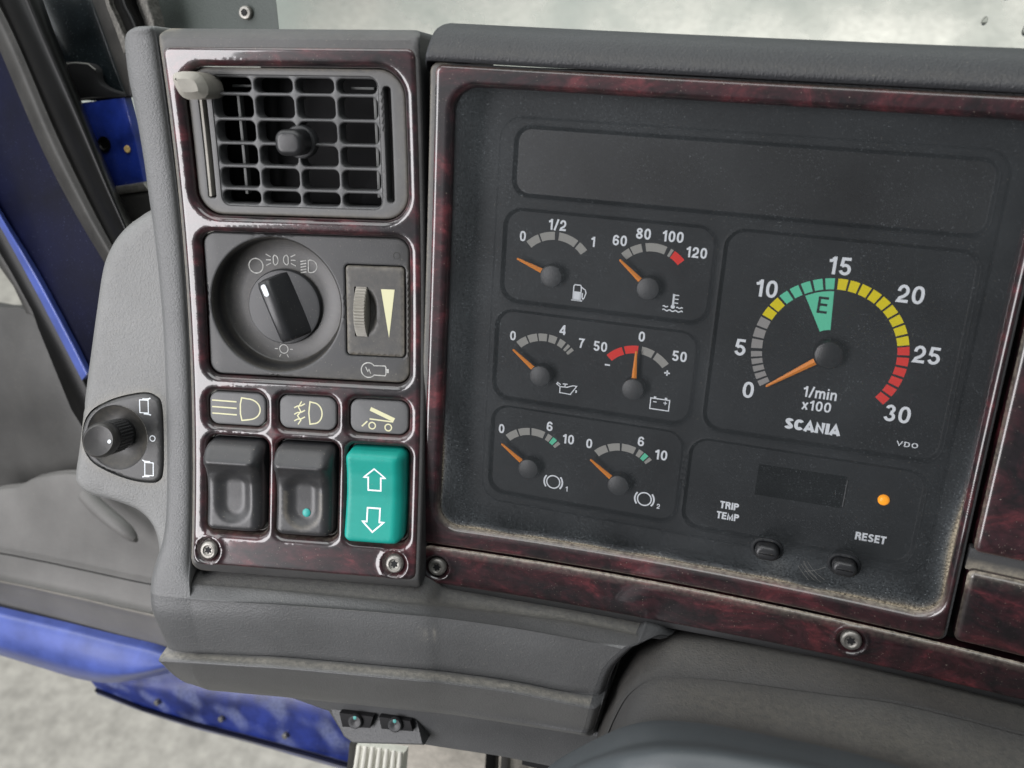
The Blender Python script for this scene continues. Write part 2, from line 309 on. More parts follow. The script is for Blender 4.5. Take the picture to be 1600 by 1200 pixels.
def plate(name, outer, holes, hf, material, parent=None, fmap=plain, sp=3.0, rings=(0, .25, .6, 1.1, 1.8, 2.6), depth=6.0, hole_depth=6.0, dustf=None, extra=None, extra_min=0.15, angle=38):
    """sheet with openings: a triangulated height field over the outline, with walls down its edges"""
    pts, edges = [], []
    shapes = [(outer, -1)] + [(h, 1) for h in holes]
    def dists(P):
        do = -outer.sdf(P); dh = np.full(len(P), 1e3)
        for h in holes: dh = np.minimum(dh, h.sdf(P))
        return do, dh
    loops = []
    for shp, sg in shapes:
        lp = shp.loop(0.0); loops.append(lp); b = len(pts); pts += lp.tolist(); edges += [(b + i, b + (i + 1) % len(lp)) for i in range(len(lp))]
    for off in rings:
        if off == 0: continue
        for shp, sg in shapes:
            lp = shp.loop(sg * off); do, dh = dists(lp); k = np.minimum(do, dh) > off * 0.93; pts += lp[k].tolist()
    lo, hi = loops[0].min(0), loops[0].max(0)
    gx, gy = np.meshgrid(np.arange(lo[0] + sp / 2, hi[0], sp), np.arange(lo[1] + sp / 2, hi[1], sp)); G = np.c_[gx.ravel(), gy.ravel()]
    do, dh = dists(G); G = G[np.minimum(do, dh) > max(rings) + 0.4 * sp]; pts += G.tolist()
    if extra is not None:
        E_ = np.array(extra); do, dh = dists(E_); pts += E_[np.minimum(do, dh) > extra_min].tolist()
    r = delaunay_2d_cdt([Vector(p) for p in pts], edges, [], 0, 1e-4)
    P = np.array([tuple(v) for v in r[0]]); T = np.array([t for t in r[2] if len(t) == 3])
    C = P[T].mean(1); do, dh = dists(C); T = T[(do > 0) & (dh > 0)]
    do, dh = dists(P); h = hf(P, np.maximum(do, 0), np.maximum(dh, 0))
    V = np.c_[P, h].tolist(); F = T.tolist()
    D = dustf(P, np.maximum(do, 0), np.maximum(dh, 0)).tolist() if dustf else None
    for li, lp in enumerate(loops):
        dp = depth if li == 0 else hole_depth
        if dp <= 0: continue
        do, dh = dists(lp); z = hf(lp, np.maximum(do, 0), np.maximum(dh, 0)); b = len(V); n = len(lp)
        V += np.c_[lp, z].tolist() + np.c_[lp, z - dp].tolist()
        if D is not None: D += [0.0] * (2 * n)
        for i in range(n):
            j = (i + 1) % n; q = (b + i, b + n + i, b + n + j, b + j); F.append(q if li == 0 else q[::-1])
    return mesh(name, V, F, material, parent, fmap, dust=D, angle=angle)

def prism(name, shp, w0, w1, material, parent=None, fmap=plain, bev=0.4, steps=3, hf=None, angle=38, label=None, dustv=None):
    V, F, rings = [], [], [(0.0, w0), (0.0, w1 - bev)]
    for k in range(1, steps + 1):
        t = math.pi / 2 * k / steps; rings.append((-bev * (1 - math.cos(t)), w1 - bev + bev * math.sin(t)))
    n = None
    for off, w in rings:
        lp = shp.loop(off) if not isinstance(shp, RR) else shp.loop(0.0)
        if isinstance(shp, RR) and off != 0:
            c = np.array([shp.cx, shp.cy]); l0 = lp
            t = np.roll(l0, -1, 0) - np.roll(l0, 1, 0); t /= np.hypot(*t.T)[:, None] + 1e-9; lp = l0 + off * np.c_[t[:, 1], -t[:, 0]]
        n = len(lp); V += np.c_[lp, np.full(n, w)].tolist()
    for k in range(len(rings) - 1):
        for i in range(n):
            j = (i + 1) % n; F.append((k * n + i, k * n + j, (k + 1) * n + j, (k + 1) * n + i))
    F.append([(len(rings) - 1) * n + i for i in range(n)])
    V = np.array(V)
    if hf is not None: V[n:, 2] += hf(V[n:, :2])
    return mesh(name, V, F, material, parent, fmap, angle=angle, label=label, dust=None if dustv is None else [dustv] * len(V))

def lathe(name, prof, c, axis, material, parent=None, fmap=plain, n=48, angle=35, cap=True, dust=None, teeth=None, label=None):
    c = np.array(c, float); a = np.array(axis, float); a /= np.linalg.norm(a)
    e1 = np.cross(a, [0, 1, 0] if abs(a[1]) < 0.9 else [1, 0, 0]); e1 /= np.linalg.norm(e1); e2 = np.cross(a, e1)
    V, F, D = [], [], []
    for k, (r, h) in enumerate(prof):
        for i in range(n):
            t = 2 * math.pi * i / n; rr = r
            if teeth and teeth[0] <= k <= teeth[1]: rr = r - teeth[2] * (1 if i % 2 else 0)
            V.append(c + a * h + rr * (math.cos(t) * e1 + math.sin(t) * e2)); D.append(dust[k] if dust else 0)
    for k in range(len(prof) - 1):
        for i in range(n):
            j = (i + 1) % n; F.append((k * n + i, k * n + j, (k + 1) * n + j, (k + 1) * n + i))
    if cap: F.append([(len(prof) - 1) * n + i for i in range(n)]); F.append([i for i in range(n)][::-1])
    return mesh(name, V, F, material, parent, fmap, angle=angle, dust=D if dust else None, label=label)

def loft(name, rows, material, parent=None, nu=60, nv=40, fmap=plain, dustf=None, smooth_rows=True, angle=50, label=None, thick=0.0):
    R = [spline(r, nu) for r in rows]; A = np.array(R)
    if smooth_rows: A = np.stack([spline(A[:, i], nv) for i in range(nu)], 1)
    m = len(A); V = A.reshape(-1, 3)
    F = [(k * nu + i, k * nu + i + 1, (k + 1) * nu + i + 1, (k + 1) * nu + i) for k in range(m - 1) for i in range(nu - 1)]
    D = None
    if dustf:
        s, t = np.meshgrid(np.linspace(0, 1, nu), np.linspace(0, 1, m)); D = dustf(s.ravel(), t.ravel())
    if thick:
        nV = len(V); B = V - np.array([0, 0, thick]); V = np.vstack([V, B]); idx = np.arange(nV).reshape(m, nu)
        b = idx[0, :].tolist() + idx[1:, -1].tolist() + idx[-1, -2::-1].tolist() + idx[-2:0:-1, 0].tolist()
        F = F + [tuple(i + nV for i in f[::-1]) for f in F] + [(b[i], b[(i + 1) % len(b)], b[(i + 1) % len(b)] + nV, b[i] + nV) for i in range(len(b))]
        if D is not None: D = np.concatenate([D, D * 0])
    return mesh(name, V, F, material, parent, fmap, dust=D, angle=angle, label=label)

def tube(name, path, r, material, parent=None, fmap=plain, n=14, closed_ends=True, label=None):
    p = np.array(path, float); m = len(p); V, F = [], []
    rs = r if hasattr(r, '__len__') else [r] * m
    for k in range(m):
        t = p[min(k + 1, m - 1)] - p[max(k - 1, 0)]; t /= np.linalg.norm(t); e1 = np.cross(t, [0.1, 0.2, 1.0]); e1 /= np.linalg.norm(e1); e2 = np.cross(t, e1)
        for i in range(n): a = 2 * math.pi * i / n; V.append(p[k] + rs[k] * (math.cos(a) * e1 + math.sin(a) * e2))
    for k in range(m - 1):
        for i in range(n): j = (i + 1) % n; F.append((k * n + i, k * n + j, (k + 1) * n + j, (k + 1) * n + i))
    if closed_ends: F += [list(range(n))[::-1], [(m - 1) * n + i for i in range(n)]]
    return mesh(name, V, F, material, parent, fmap, label=label)

def slab(name, pts, thick, material, parent=None, bev=1.0, label=None, smooth=1):
    """solid panel with an outline of (x, y, z) points; thickness goes back from its face"""
    P = np.array(pts, float)
    if smooth > 1: P = spline(np.vstack([P, P[:1]]), smooth * len(P), closed=True)[:-1]
    A = 0.5 * np.sum(P[:, 0] * np.roll(P[:, 1], -1) - np.roll(P[:, 0], -1) * P[:, 1])
    if A < 0: P = P[::-1]
    n = len(P); t = np.roll(P, -1, 0)[:, :2] - np.roll(P, 1, 0)[:, :2]; t /= np.hypot(*t.T)[:, None] + 1e-9; nin = np.c_[-t[:, 1], t[:, 0], np.zeros(n)]
    rows = [P - [0, 0, thick], P - [0, 0, bev], P + nin * bev * 0.3 - [0, 0, bev * 0.3], P + nin * bev]
    V = np.vstack(rows); F = [(k * n + i, k * n + (i + 1) % n, (k + 1) * n + (i + 1) % n, (k + 1) * n + i) for k in range(3) for i in range(n)]
    F.append([3 * n + i for i in range(n)]); F.append([i for i in range(n)][::-1])
    return mesh(name, V, F, material, parent, label=label)

def ribbon_geo(path, width, w, closed=False):
    p = np.array(path, float); m = len(p)
    d = (np.roll(p, -1, 0) - p) if closed else (p[1:] - p[:-1])
    d /= np.hypot(*d.T)[:, None] + 1e-9; sn = np.c_[-d[:, 1], d[:, 0]]
    if closed: n1, n2 = np.roll(sn, 1, 0), sn
    else: n1, n2 = np.vstack([sn[:1], sn]), np.vstack([sn, sn[-1:]])
    nn = (n1 + n2) / np.maximum(1 + (n1 * n2).sum(1), 0.35)[:, None] * width / 2
    V = np.c_[np.vstack([p + nn, p - nn]), np.full(2 * m, w)]
    F = [(i, i + m, (i + 1) % m + m, (i + 1) % m) for i in range(m if closed else m - 1)]
    return V.tolist(), F
def strokes(name, items, w, material, parent, fmap=plain, label=None):
    """items: ('l', points, width) open line, ('c', points, width) closed line, ('f', points) filled shape"""
    V, F = [], []
    for it in items:
        b = len(V)
        if it[0] == 'f': V += [(x, y, w) for x, y in it[1]]; F.append([b + i for i in range(len(it[1]))])
        else:
            v, f = ribbon_geo(it[1], it[2], w, it[0] == 'c'); V += v; F += [[b + i for i in q] for q in f]
    return mesh(name, V, F, material, parent, fmap, smooth=False, label=label)
def circ(cx, cy, rx, ry=None, a0=0, a1=360, n=24):
    ry = ry or rx; full = abs(a1 - a0) >= 360; t = np.radians(np.linspace(a0, a1, n + 1)); t = t[:-1] if full else t
    return np.c_[cx + rx * np.cos(t), cy + ry * np.sin(t)]
def sector(name, c, r0, r1, a0, a1, w, material, parent, fmap=plain):
    t = np.radians(np.linspace(a0, a1, 7)); n = len(t)
    V = [(c[0] + r1 * math.cos(x), c[1] + r1 * math.sin(x), w) for x in t] + [(c[0] + r0 * math.cos(x), c[1] + r0 * math.sin(x), w) for x in t]
    return mesh(name, V, [(i, i + 1, n + i + 1, n + i) for i in range(n - 1)], material, parent, fmap, smooth=False)

def _arc(cx, cy, rx, ry, a0, a1, n=12):
    t = np.radians(np.linspace(a0, a1, n + 1)); return list(zip(cx + rx * np.cos(t), cy + ry * np.sin(t)))
def _sup(cx, cy, rx, ry, a0=0, a1=360, n=28, e=0.86):
    t = np.radians(np.linspace(a0, a1, n + 1)); c, s_ = np.cos(t), np.sin(t)
    return list(zip(cx + rx * np.sign(c) * np.abs(c) ** e, cy + ry * np.sign(s_) * np.abs(s_) ** e))
def glyph(ch, t):
    """grotesque capitals and figures as pen strokes; cap height 1, pen width t; returns (advance width, strokes)"""
    h = t / 2; T_, B_ = 1 - h, h
    if ch == '0': return 0.60, [('c', _sup(0.30, 0.5, 0.30 - h, 0.5 - h)[:-1])]
    if ch == 'O': return 0.80, [('c', _sup(0.40, 0.5, 0.40 - h, 0.5 - h)[:-1])]
    if ch == '1': return 0.42, [('l', [(0.30, 0), (0.30, 1)]), ('l', [(0.02, 0.745), (0.13, 0.76), (0.21, 0.82), (0.245, 0.92)])]
    if ch == '2': return 0.60, [('l', _arc(0.30, 0.70 - h * 0.6, 0.29 - h, 0.30 - h * 0.4, 185, -35) + [(0.36, 0.37), (0.16, 0.25), (0.09, B_)] + [(0.58, B_)])]
    if ch == '3': return 0.60, [('l', _arc(0.29, 0.735, 0.25 - h, 0.265 - h, 170, -80) ), ('l', _arc(0.29, 0.285, 0.29 - h, 0.285 - h, 92, -172)), ]
    if ch == '4': return 0.60, [('l', [(0.45, 0), (0.45, 1)]), ('l', [(0.40, 1 - h * 1.2), (0.07, 0.30), (0.07, 0.255), (0.60, 0.255)])]
    if ch == '5': return 0.60, [('l', [(0.54, T_), (0.15, T_), (0.10, 0.50)] ), ('l', _arc(0.29, 0.325, 0.30 - h, 0.325 - h, 140, -165, 16))]
    if ch == '6': return 0.60, [('c', _arc(0.30, 0.32, 0.30 - h, 0.32 - h, 0, 360, 24)[:-1]), ('l', [(h, 0.36), (0.095, 0.60)] + _arc(0.31, 0.62, 0.21, 0.38 - h, 160, 22, 10))]
    if ch == '7': return 0.58, [('l', [(0.02, T_), (0.51, T_), (0.34, 0.58), (0.22, 0)])]
    if ch == '8': return 0.60, [('c', _arc(0.30, 0.28, 0.30 - h, 0.28 - h, 0, 360, 22)[:-1]), ('c', _arc(0.30, 0.745, 0.265 - h, 0.255 - h, 0, 360, 20)[:-1])]
    if ch == '/': return 0.36, [('l', [(0.02, -0.02), (0.34, 1.02)])]
    if ch == 'T': return 0.62, [('l', [(0, T_), (0.62, T_)]), ('l', [(0.31, 0), (0.31, 1 - t)])]
    if ch == 'I': return t, [('l', [(h, 0), (h, 1)])]
    if ch == 'E': return 0.58, [('l', [(0.58, T_), (h, T_), (h, B_), (0.58, B_)]), ('l', [(t, 0.52), (0.54, 0.52)])]
    if ch in 'PR':
        st = [('l', [(h, 0), (h, T_), (0.36, T_)] + _arc(0.38, 0.72, 0.24 - h + 0.02, 0.28 - h, 90, -90, 10) + [(t, 0.44 + h)])]
        return (0.64, st) if ch == 'P' else (0.68, st + [('l', [(0.36, 0.42), (0.52, 0.36), (0.56, 0.2), (0.58, 0)])])
    if ch == 'M': return 0.80, [('l', [(h, 0), (h, T_), (0.40, 0.12), (0.80 - h, T_), (0.80 - h, 0)])]
    if ch == 'N': return 0.72, [('l', [(h, 0), (h, 1 - h * 1.2), (0.72 - h, h * 1.2), (0.72 - h, 1)])]
    if ch == 'A': return 0.74, [('l', [(0.06, 0), (0.37, 1 - h), (0.68, 0)]), ('l', [(0.20, 0.27), (0.54, 0.27)])]
    if ch == 'V': return 0.78, [('l', [(0.05, 1), (0.39, h), (0.73, 1)])]
    if ch == 'D': return 0.72, [('c', [(h, B_), (h, T_)] + _sup(0.34, 0.5, 0.38 - h, 0.5 - h, 88, -88, 16))]
    if ch == 'S': return 0.66, [('l', _arc(0.34, 0.725, 0.29 - h + 0.02, 0.275 - h, 10, 215, 14) + _arc(0.32, 0.275, 0.31 - h + 0.02, 0.275 - h, 35, -170, 14))]
    if ch == 'C': return 0.72, [('l', _sup(0.38, 0.5, 0.38 - h, 0.5 - h, 40, 320, 24))]
    if ch == 'm': return 0.86, [('l', [(h, 0), (h, 0.72)]), ('l', [(t, 0.50)] + _arc(0.28, 0.52, 0.43 - 0.28, 0.22 - h, 150, 0, 8) + [(0.43, 0)]), ('l', [(0.43 + h, 0.50)] + _arc(0.62, 0.52, 0.86 - h - 0.62, 0.22 - h, 150, 0, 8) + [(0.86 - h, 0)])]
    if ch == 'n': return 0.54, [('l', [(h, 0), (h, 0.72)]), ('l', [(t, 0.50)] + _arc(0.29, 0.52, 0.54 - h - 0.29, 0.22 - h, 150, 0, 8) + [(0.54 - h, 0)])]
    if ch == 'i': return t, [('l', [(h, 0), (h, 0.72)]), ('l', [(h, 0.83), (h, 1)])]
    if ch == 'x': return 0.52, [('l', [(0.05, 0), (0.47, 0.72)]), ('l', [(0.05, 0.72), (0.47, 0)])]
    return 0.3, []
def lettering(name, s, cx, cy, height, w, material, parent, fmap=plain, pen=0.165, xs=1.0, gap=0.13):
    V, F, x, k = [], [], 0.0, 0
    for ch in s:
        adv, st = glyph(ch, pen)
        for kind, pts in st:
            v, f = ribbon_geo([(x + a, b) for a, b in pts], pen, w + 0.012 * k, kind == 'c'); k += 1
            b = len(V); V += v; F += [[b + i for i in q] for q in f]
        x += adv + gap
    V = np.array(V); V[:, 0] = cx + (V[:, 0] - (x - gap) / 2) * height * xs; V[:, 1] = cy + (V[:, 1] - 0.5) * height
    return mesh(name, V, F, material, parent, fmap, smooth=False)
def cup(name, shp, w0, w1, material, parent, fmap=plain):
    lp = shp.loop(0.0); n = len(lp); V = np.vstack([np.c_[lp, np.full(n, w0)], np.c_[lp, np.full(n, w1)]])
    return mesh(name, V, [(i, n + i, n + (i + 1) % n, (i + 1) % n) for i in range(n)] + [[n + i for i in range(n)]], material, parent, fmap)

def screw(parent, c, fmap, r=3.9, h=1.6, turn=0.3, dark=False):
    u, v, w = c
    s = lathe('screw', [(r, w - 3), (r, w + h * 0.45), (r * 0.93, w + h * 0.8), (r * 0.80, w + h), (r * 0.62, w + h * 1.0), (r * 0.52, w + h * 0.75), (r * 0.45, w + h * 0.7)], (u, v, 0), (0, 0, 1), 'screw_steel', parent, fmap, n=32)
    pts = []
    for i in range(48):
        t = 2 * math.pi * i / 48; rr = r * (0.36 + 0.075 * math.cos(6 * t)); pts.append((u + rr * math.cos(t + turn), v + rr * math.sin(t + turn)))
    strokes('socket', [('f', pts)], w + h * 0.7 + 0.05, 'void_black', s, fmap)
    return s

# ================================================================= the dashboard body
dash = thing('dashboard', 'grey textured plastic dashboard body framing the wood panels, with its ledge along the bottom', 'dashboard', (-60, -110, 30))
# side bolster: rounded frame strip left of the switch panel
vs = np.array([108, 107.0, 103, 90, 77, 59, 46, 26, -5, -37, -79, -96, -106, -113, -118, -126, -134, -142, -151])
ul = np.array([-104, -108, -112.6, -113.6, -112.8, -112.0, -111.7, -110.9, -110.2, -110.2, -110.4, -111.6, -114.6, -116.6, -117.5, -117.6, -116.6, -115.2, -113.8])
ur = np.array([-101, -99.0, -98.6, -98.6, -98.6, -98.4, -98.2, -98.0, -98.0, -98.0, -98.0, -98.0, -98.0, -97.6, -97, -96.5, -96.5, -96.5, -96.5])
SEC = ((0.0, -30), (0.0, -9), (0.03, -4.5), (0.12, -2.0), (0.3, -0.8), (0.62, -0.4), (0.86, -0.8), (0.96, -2.2), (1.0, -5), (1.0, -24))
def bol(s_, w_, a, b, v):
    k = float(sstep(np.array(-v), 104, 116)); w = w_
    if s_ > 0.8: w = w_ * (1 - k) + k * {0.86: -0.45, 0.96: -0.5, 1.0: -0.55}[s_]
    return (a + (b - a) * s_, v, w - (6 if v > 107.5 else 0) - 0.0100 * max(0, -112 - v) ** 2)
rows = [[bol(s_, w_, a, b, v) for a, b, v in zip(np.r_[ul[:14], -117.5], np.r_[ur[:14], -97], np.r_[vs[:14], -120.0])] for s_, w_ in SEC]
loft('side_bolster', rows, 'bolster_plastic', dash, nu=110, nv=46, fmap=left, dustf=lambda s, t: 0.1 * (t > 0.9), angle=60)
# wing with the mirror switch
wing = PG([(-112.0, 39.5), (-116.0, 38.1), (-120.1, 35.7), (-127.0, 30.9), (-133.4, 23.6), (-138.0, 14.2), (-142.1, -1.9), (-145.7, -18.3), (-149.0, -34.9), (-151.7, -51.5), (-153.8, -65.4), (-155.1, -73.2), (-154.6, -78.7), (-148.6, -83.8), (-134.5, -86.7), (-125.1, -89.8), (-119.2, -95.4), (-116.6, -103.8), (-116.2, -114.5), (-101.7, -114.8), (-97.5, 38.9)], 4)
mh = PG([(-120.2, -36.6), (-115.2, -37.7), (-112.4, -41.6), (-111.9, -57.1), (-112.3, -70.1), (-114.3, -74.1), (-118.6, -75.2), (-127.6, -74.4), (-138.3, -71.2), (-145.6, -67.0), (-149.3, -59.3), (-148.5, -52.1), (-144.5, -45.8), (-137.4, -41.4), (-129.5, -38.5)], 4)
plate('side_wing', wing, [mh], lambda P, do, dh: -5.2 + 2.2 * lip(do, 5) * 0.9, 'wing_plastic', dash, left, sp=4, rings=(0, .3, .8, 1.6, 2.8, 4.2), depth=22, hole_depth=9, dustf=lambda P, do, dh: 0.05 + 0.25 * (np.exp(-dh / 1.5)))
# lower ledge: shelf, rolled edge, face, bright lip, underside
A_ = [(-125.5, -92.2, 44.0), (-115.1, -92.0, 43.0), (-81.4, -88.9, 40.0), (-29.5, -87.1, 32.0), (-16.1, -91.5, 22.0), (10.4, -92.4, 16.0), (37.3, -91.9, 13.0), (73.5, -93.3, 11.0)]
A2 = [(-126.2, -94.4, 50.0), (-110.3, -92.9, 48.0), (-78.0, -89.2, 46.0), (-26.2, -86.4, 40.0), (-12.1, -88.6, 33.0), (13.5, -89.7, 27.0), (39.6, -89.4, 24.0), (68.0, -90.0, 22.0)]
B0 = [(-132.7, -99.4, 51.5), (-113.3, -96.3, 53.0), (-75.8, -91.6, 50.0), (-24.1, -86.9, 45.0), (-9.2, -87.5, 41.0), (16.2, -88.5, 36.0), (41.7, -89.4, 33.0), (62.8, -89.0, 31.0)]
B1 = [(-133.4, -98.1, 53.0), (-121.6, -98.0, 54.5), (-74.3, -90.7, 52.5), (-23.1, -86.1, 47.5), (-8.3, -86.7, 43.5), (16.9, -87.8, 38.5), (42.2, -88.7, 35.5), (60.2, -90.1, 33.0)]
B2 = [(-134.8, -103.0, 51.5), (-123.2, -106.6, 53.0), (-75.3, -99.9, 51.0), (-23.5, -95.6, 46.0), (-8.5, -96.2, 42.0), (17.0, -97.4, 37.0), (40.1, -99.2, 34.0), (53.3, -101.6, 31.5)]
C1 = [(-139.9, -130.2, 47.0), (-124.2, -125.4, 48.5), (-78.2, -118.8, 46.5), (-24.9, -113.8, 41.5), (-9.5, -114.3, 37.5), (16.7, -115.2, 32.5), (37.7, -116.6, 29.5), (50.0, -116.3, 27.0)]
C2 = [(-142.6, -131.3, 48.0), (-123.5, -126.3, 49.5), (-77.7, -119.6, 47.5), (-24.4, -114.6, 42.5), (-9.1, -115.1, 38.5), (17.0, -116.0, 33.5), (38.0, -117.4, 30.5), (49.8, -118.1, 28.0)]
D_ = [(-138.1, -131.3, 53.5), (-119.7, -126.7, 55.0), (-74.6, -119.7, 53.0), (-22.1, -115.0, 48.0), (-7.0, -115.5, 44.0), (18.7, -116.4, 39.0), (39.4, -117.8, 36.0), (49.8, -119.2, 33.5)]
D2 = [(-137.8, -134.4, 52.5), (-120.6, -130.7, 54.0), (-75.2, -123.3, 52.0), (-22.5, -118.2, 47.0), (-7.2, -118.7, 43.0), (18.6, -119.5, 38.0), (39.4, -120.9, 35.0), (49.3, -122.4, 32.5)]
E1 = [(-142.2, -149.0, 40.0), (-127.0, -148.5, 41.5), (-82.6, -141.6, 39.5), (-27.2, -136.8, 34.5), (-11.2, -137.5, 30.5), (16.0, -138.5, 25.5), (35.0, -139.6, 22.5), (46.2, -140.5, 20.0)]
E2 = [(-148.5, -167.2, 22.0), (-134.7, -166.5, 24.0), (-91.2, -158.2, 25.0), (-31.3, -149.5, 24.0), (-13.6, -147.4, 23.0), (15.1, -145.9, 21.0), (34.7, -144.7, 20.0), (45.0, -145.2, 18.0)]
F2 = [(-157.4, -184.2, 0.0), (-146.2, -185.9, 0.0), (-105.8, -179.3, 0.0), (-40.8, -169.5, 0.0), (-21.5, -166.3, 0.0), (9.8, -163.0, 0.0), (30.9, -160.9, 0.0), (44.2, -159.9, 0.0)]
A0 = [tuple(np.array(p) + [0, 10, -24]) for p in A_]
BI = (0, 1, 2, 3, 4, 5, 6)                # cross-section of the bolster carried on into the ledge face
def corner(row, v):
    u0, u1 = np.interp(v, vs[::-1], ul[::-1]), np.interp(v, vs[::-1], ur[::-1])
    e = left(np.array([(u1 + 0.5, v, bol(*SEC[8], u0, u1, v)[2])]))[0]; q2 = np.array(row[2]); fill = [tuple(e + (q2 - e) * f) for f in (0.1, 0.3, 0.6)] + list(row[2:])
    return [tuple(q) for q in left(np.array([bol(*SEC[i], u0, u1, v) for i in BI] + [(u1 + 0.5, v, bol(*SEC[8], u0, u1, v)[2])]))] + fill

def spread(row, back=24):
    p, q = np.array(row[0]), np.array(row[1])
    return [tuple(p + [0, 0, -back]), tuple(p + [0, 0, -3])] + [tuple(p + (q - p) * f) for f in (0.06, 0.2, 0.42, 0.7, 0.9, 1.0)] + [tuple(q + (np.array(row[2]) - q) * f) for f in (0.1, 0.3, 0.6)] + list(row[2:])
B1f = corner(B1, -120.0); B2f = corner(B2, -129.5); C1f = corner(C1, -147.2); C2f = corner(C2, -149.2)
led = [B1f, B2f, C1f, C2f, spread(D_), spread(D2), spread(E1, 10), spread(E2, 6), spread(F2, 2)]
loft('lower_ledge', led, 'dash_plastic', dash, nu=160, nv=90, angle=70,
     dustf=lambda s, t: 0.7 * np.exp(-((t - 0.44) / 0.045) ** 2) + 0.04 * s + 0.55 * np.exp(-(((s - 0.786) / 0.0045) ** 2 + ((t - 0.11) / 0.03) ** 2)) + 0.3 * np.exp(-(((s - 0.766) / 0.005) ** 2 + ((t - 0.12) / 0.025) ** 2)))  # lip band: dust, strengthened to paint the light its up-facing edge catches
A0 = [tuple(np.array(p) + [0, 10, -24]) for p in A_]
B1r = [tuple(q) for q in left(np.array([bol(*SEC[6], -117.5, -97, -120.0), (-95.0, -120.2, -0.9)]))] + list(B1[2:])
shelf = [A0, A_, A2, B0, B1r]
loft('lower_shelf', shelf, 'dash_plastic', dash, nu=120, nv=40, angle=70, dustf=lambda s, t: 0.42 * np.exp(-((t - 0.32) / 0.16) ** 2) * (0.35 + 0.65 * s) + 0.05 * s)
endr = [np.array(r[-1]) for r in shelf[:-1] + led]
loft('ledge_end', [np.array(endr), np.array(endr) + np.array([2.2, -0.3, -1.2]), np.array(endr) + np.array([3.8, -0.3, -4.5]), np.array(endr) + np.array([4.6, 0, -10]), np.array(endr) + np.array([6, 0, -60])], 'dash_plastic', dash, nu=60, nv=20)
# padded top above the instruments
xs = np.linspace(-31.5, 300, 24)
def padrow(y, dz): return bezel(np.c_[xs, np.full(24, y) + 0.9 * ((xs - 66) / 100) ** 2 * 0 , np.full(24, dz)])
loft('top_pad', [padrow(122.9, -6), padrow(122.9, 0.2), padrow(123.3, 1.6), padrow(125.5, 2.0), padrow(130, -1.5), padrow(134, -7), padrow(136.3, -15), padrow(137.2, -26), padrow(137.2, -60), padrow(134, -110)], 'pad_plastic', dash, nu=80, nv=60,
     dustf=lambda s, t: 0.015 + 0.07 * np.exp(-((t - 0.36) / 0.05) ** 2))
e_ = np.array([r[0] for r in [padrow(122.9, -6), padrow(122.9, 0.2), padrow(123.3, 1.6), padrow(125.5, 2.0), padrow(130, -1.5), padrow(134, -7), padrow(136.3, -15), padrow(137.2, -26), padrow(137.2, -60)]])
loft('top_pad_end', [e_, e_ + [-1.6, -0.6, -1.0], e_ + [-2.2, -4, -6], e_ * [1, 0, 1] + [1, 118, -20]], 'pad_plastic', dash, nu=40, nv=16)
# black filler slabs added for the darkness behind the joints
slab('backing', [(-118, -128, -8), (285, -100, -8), (285, 126, -8), (-118, 122, -8)], 12, 'void_black', dash)
slab('column_dark_filler', [(10, -205, -24), (300, -205, -24), (300, -84, -24), (10, -84, -24)], 6, 'void_black', dash)
slab('gap_channel', [(-37, -93, 8), (-22, -93, 8), (-22, 125, 8), (-37, 125, 8)], 10, 'rubber_black', dash)
tube('gap_seal', [(-34.0, 128, 14), (-33.4, 60, 9), (-33.2, 0, 10), (-31.5, -60, 15), (-30.5, -88, 20)], 0.9, 'rubber_grey', dash)
# under-dash cover
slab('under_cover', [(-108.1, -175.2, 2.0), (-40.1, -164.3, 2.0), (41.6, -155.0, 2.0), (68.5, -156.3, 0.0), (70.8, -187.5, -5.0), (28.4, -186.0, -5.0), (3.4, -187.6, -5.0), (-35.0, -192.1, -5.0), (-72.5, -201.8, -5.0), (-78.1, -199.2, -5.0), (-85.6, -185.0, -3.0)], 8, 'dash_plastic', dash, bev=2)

# ================================================================= left switch panel
sw = thing('switch_panel', 'glossy burgundy wood-grain panel holding the vent, light dial and rocker switches', 'panel', (-80, -70, 40))
VENT = box2(-90.2, -4.9, 38.3, 93.9, 10, 1.2); LIGHT = box2(-89.6, -4.9, -26.4, 32.0, 5.5, 1.2)
TILES = [box2(u - 12.5, u + 12.5, -47.2, -32.7, 4.2, 1.2) for u in (-77.3, -47.3, -17.4)]
ROCK = [box2(u - 13.0, u + 13.2, -91.2, -51.3, 4.0, 1.2) for u in (-77.0, -47.2, -17.4)]
SCR = [(-89.0, -98.7), (-9.2, -98.6)]
WOODL = box2(-95.8, -0.2, -104.8, 100.6, 3.0, 1.2)
def wood_h(P, do, dh):
    h = 0.9 + lip(do, 1.6) * 0.8
    for o_ in [VENT, LIGHT] + TILES + ROCK: h = h + lip(np.maximum(o_.sdf(P), 0), 2.9) * 0.95
    for c in SCR:
        r = np.hypot(P[:, 0] - c[0], P[:, 1] - c[1]); h += -1.5 * (1 - sstep(r, 4.0, 5.6)) + 0.5 * np.exp(-((r - 6.0) / 0.9) ** 2)
    return h
ringpts = [(c[0] + r * math.cos(t), c[1] + r * math.sin(t)) for c in SCR for r in np.arange(0.5, 8, 0.55) for t in np.linspace(0, 2 * math.pi, 28)[:-1]]
ringpts += [(x_ + 0.13 * math.sin(y_ * 7), y_ + 0.13 * math.sin(x_ * 5)) for x_ in np.arange(-95, 0, 1.0) for y_ in np.arange(-104, 100, 1.0)]
def wood_d(P, do, dh):
    return 0.10 * np.exp(-do / 0.4) + 0.30 * np.exp(-dh / 0.4) * sstep(-P[:, 1], 10, 95) 
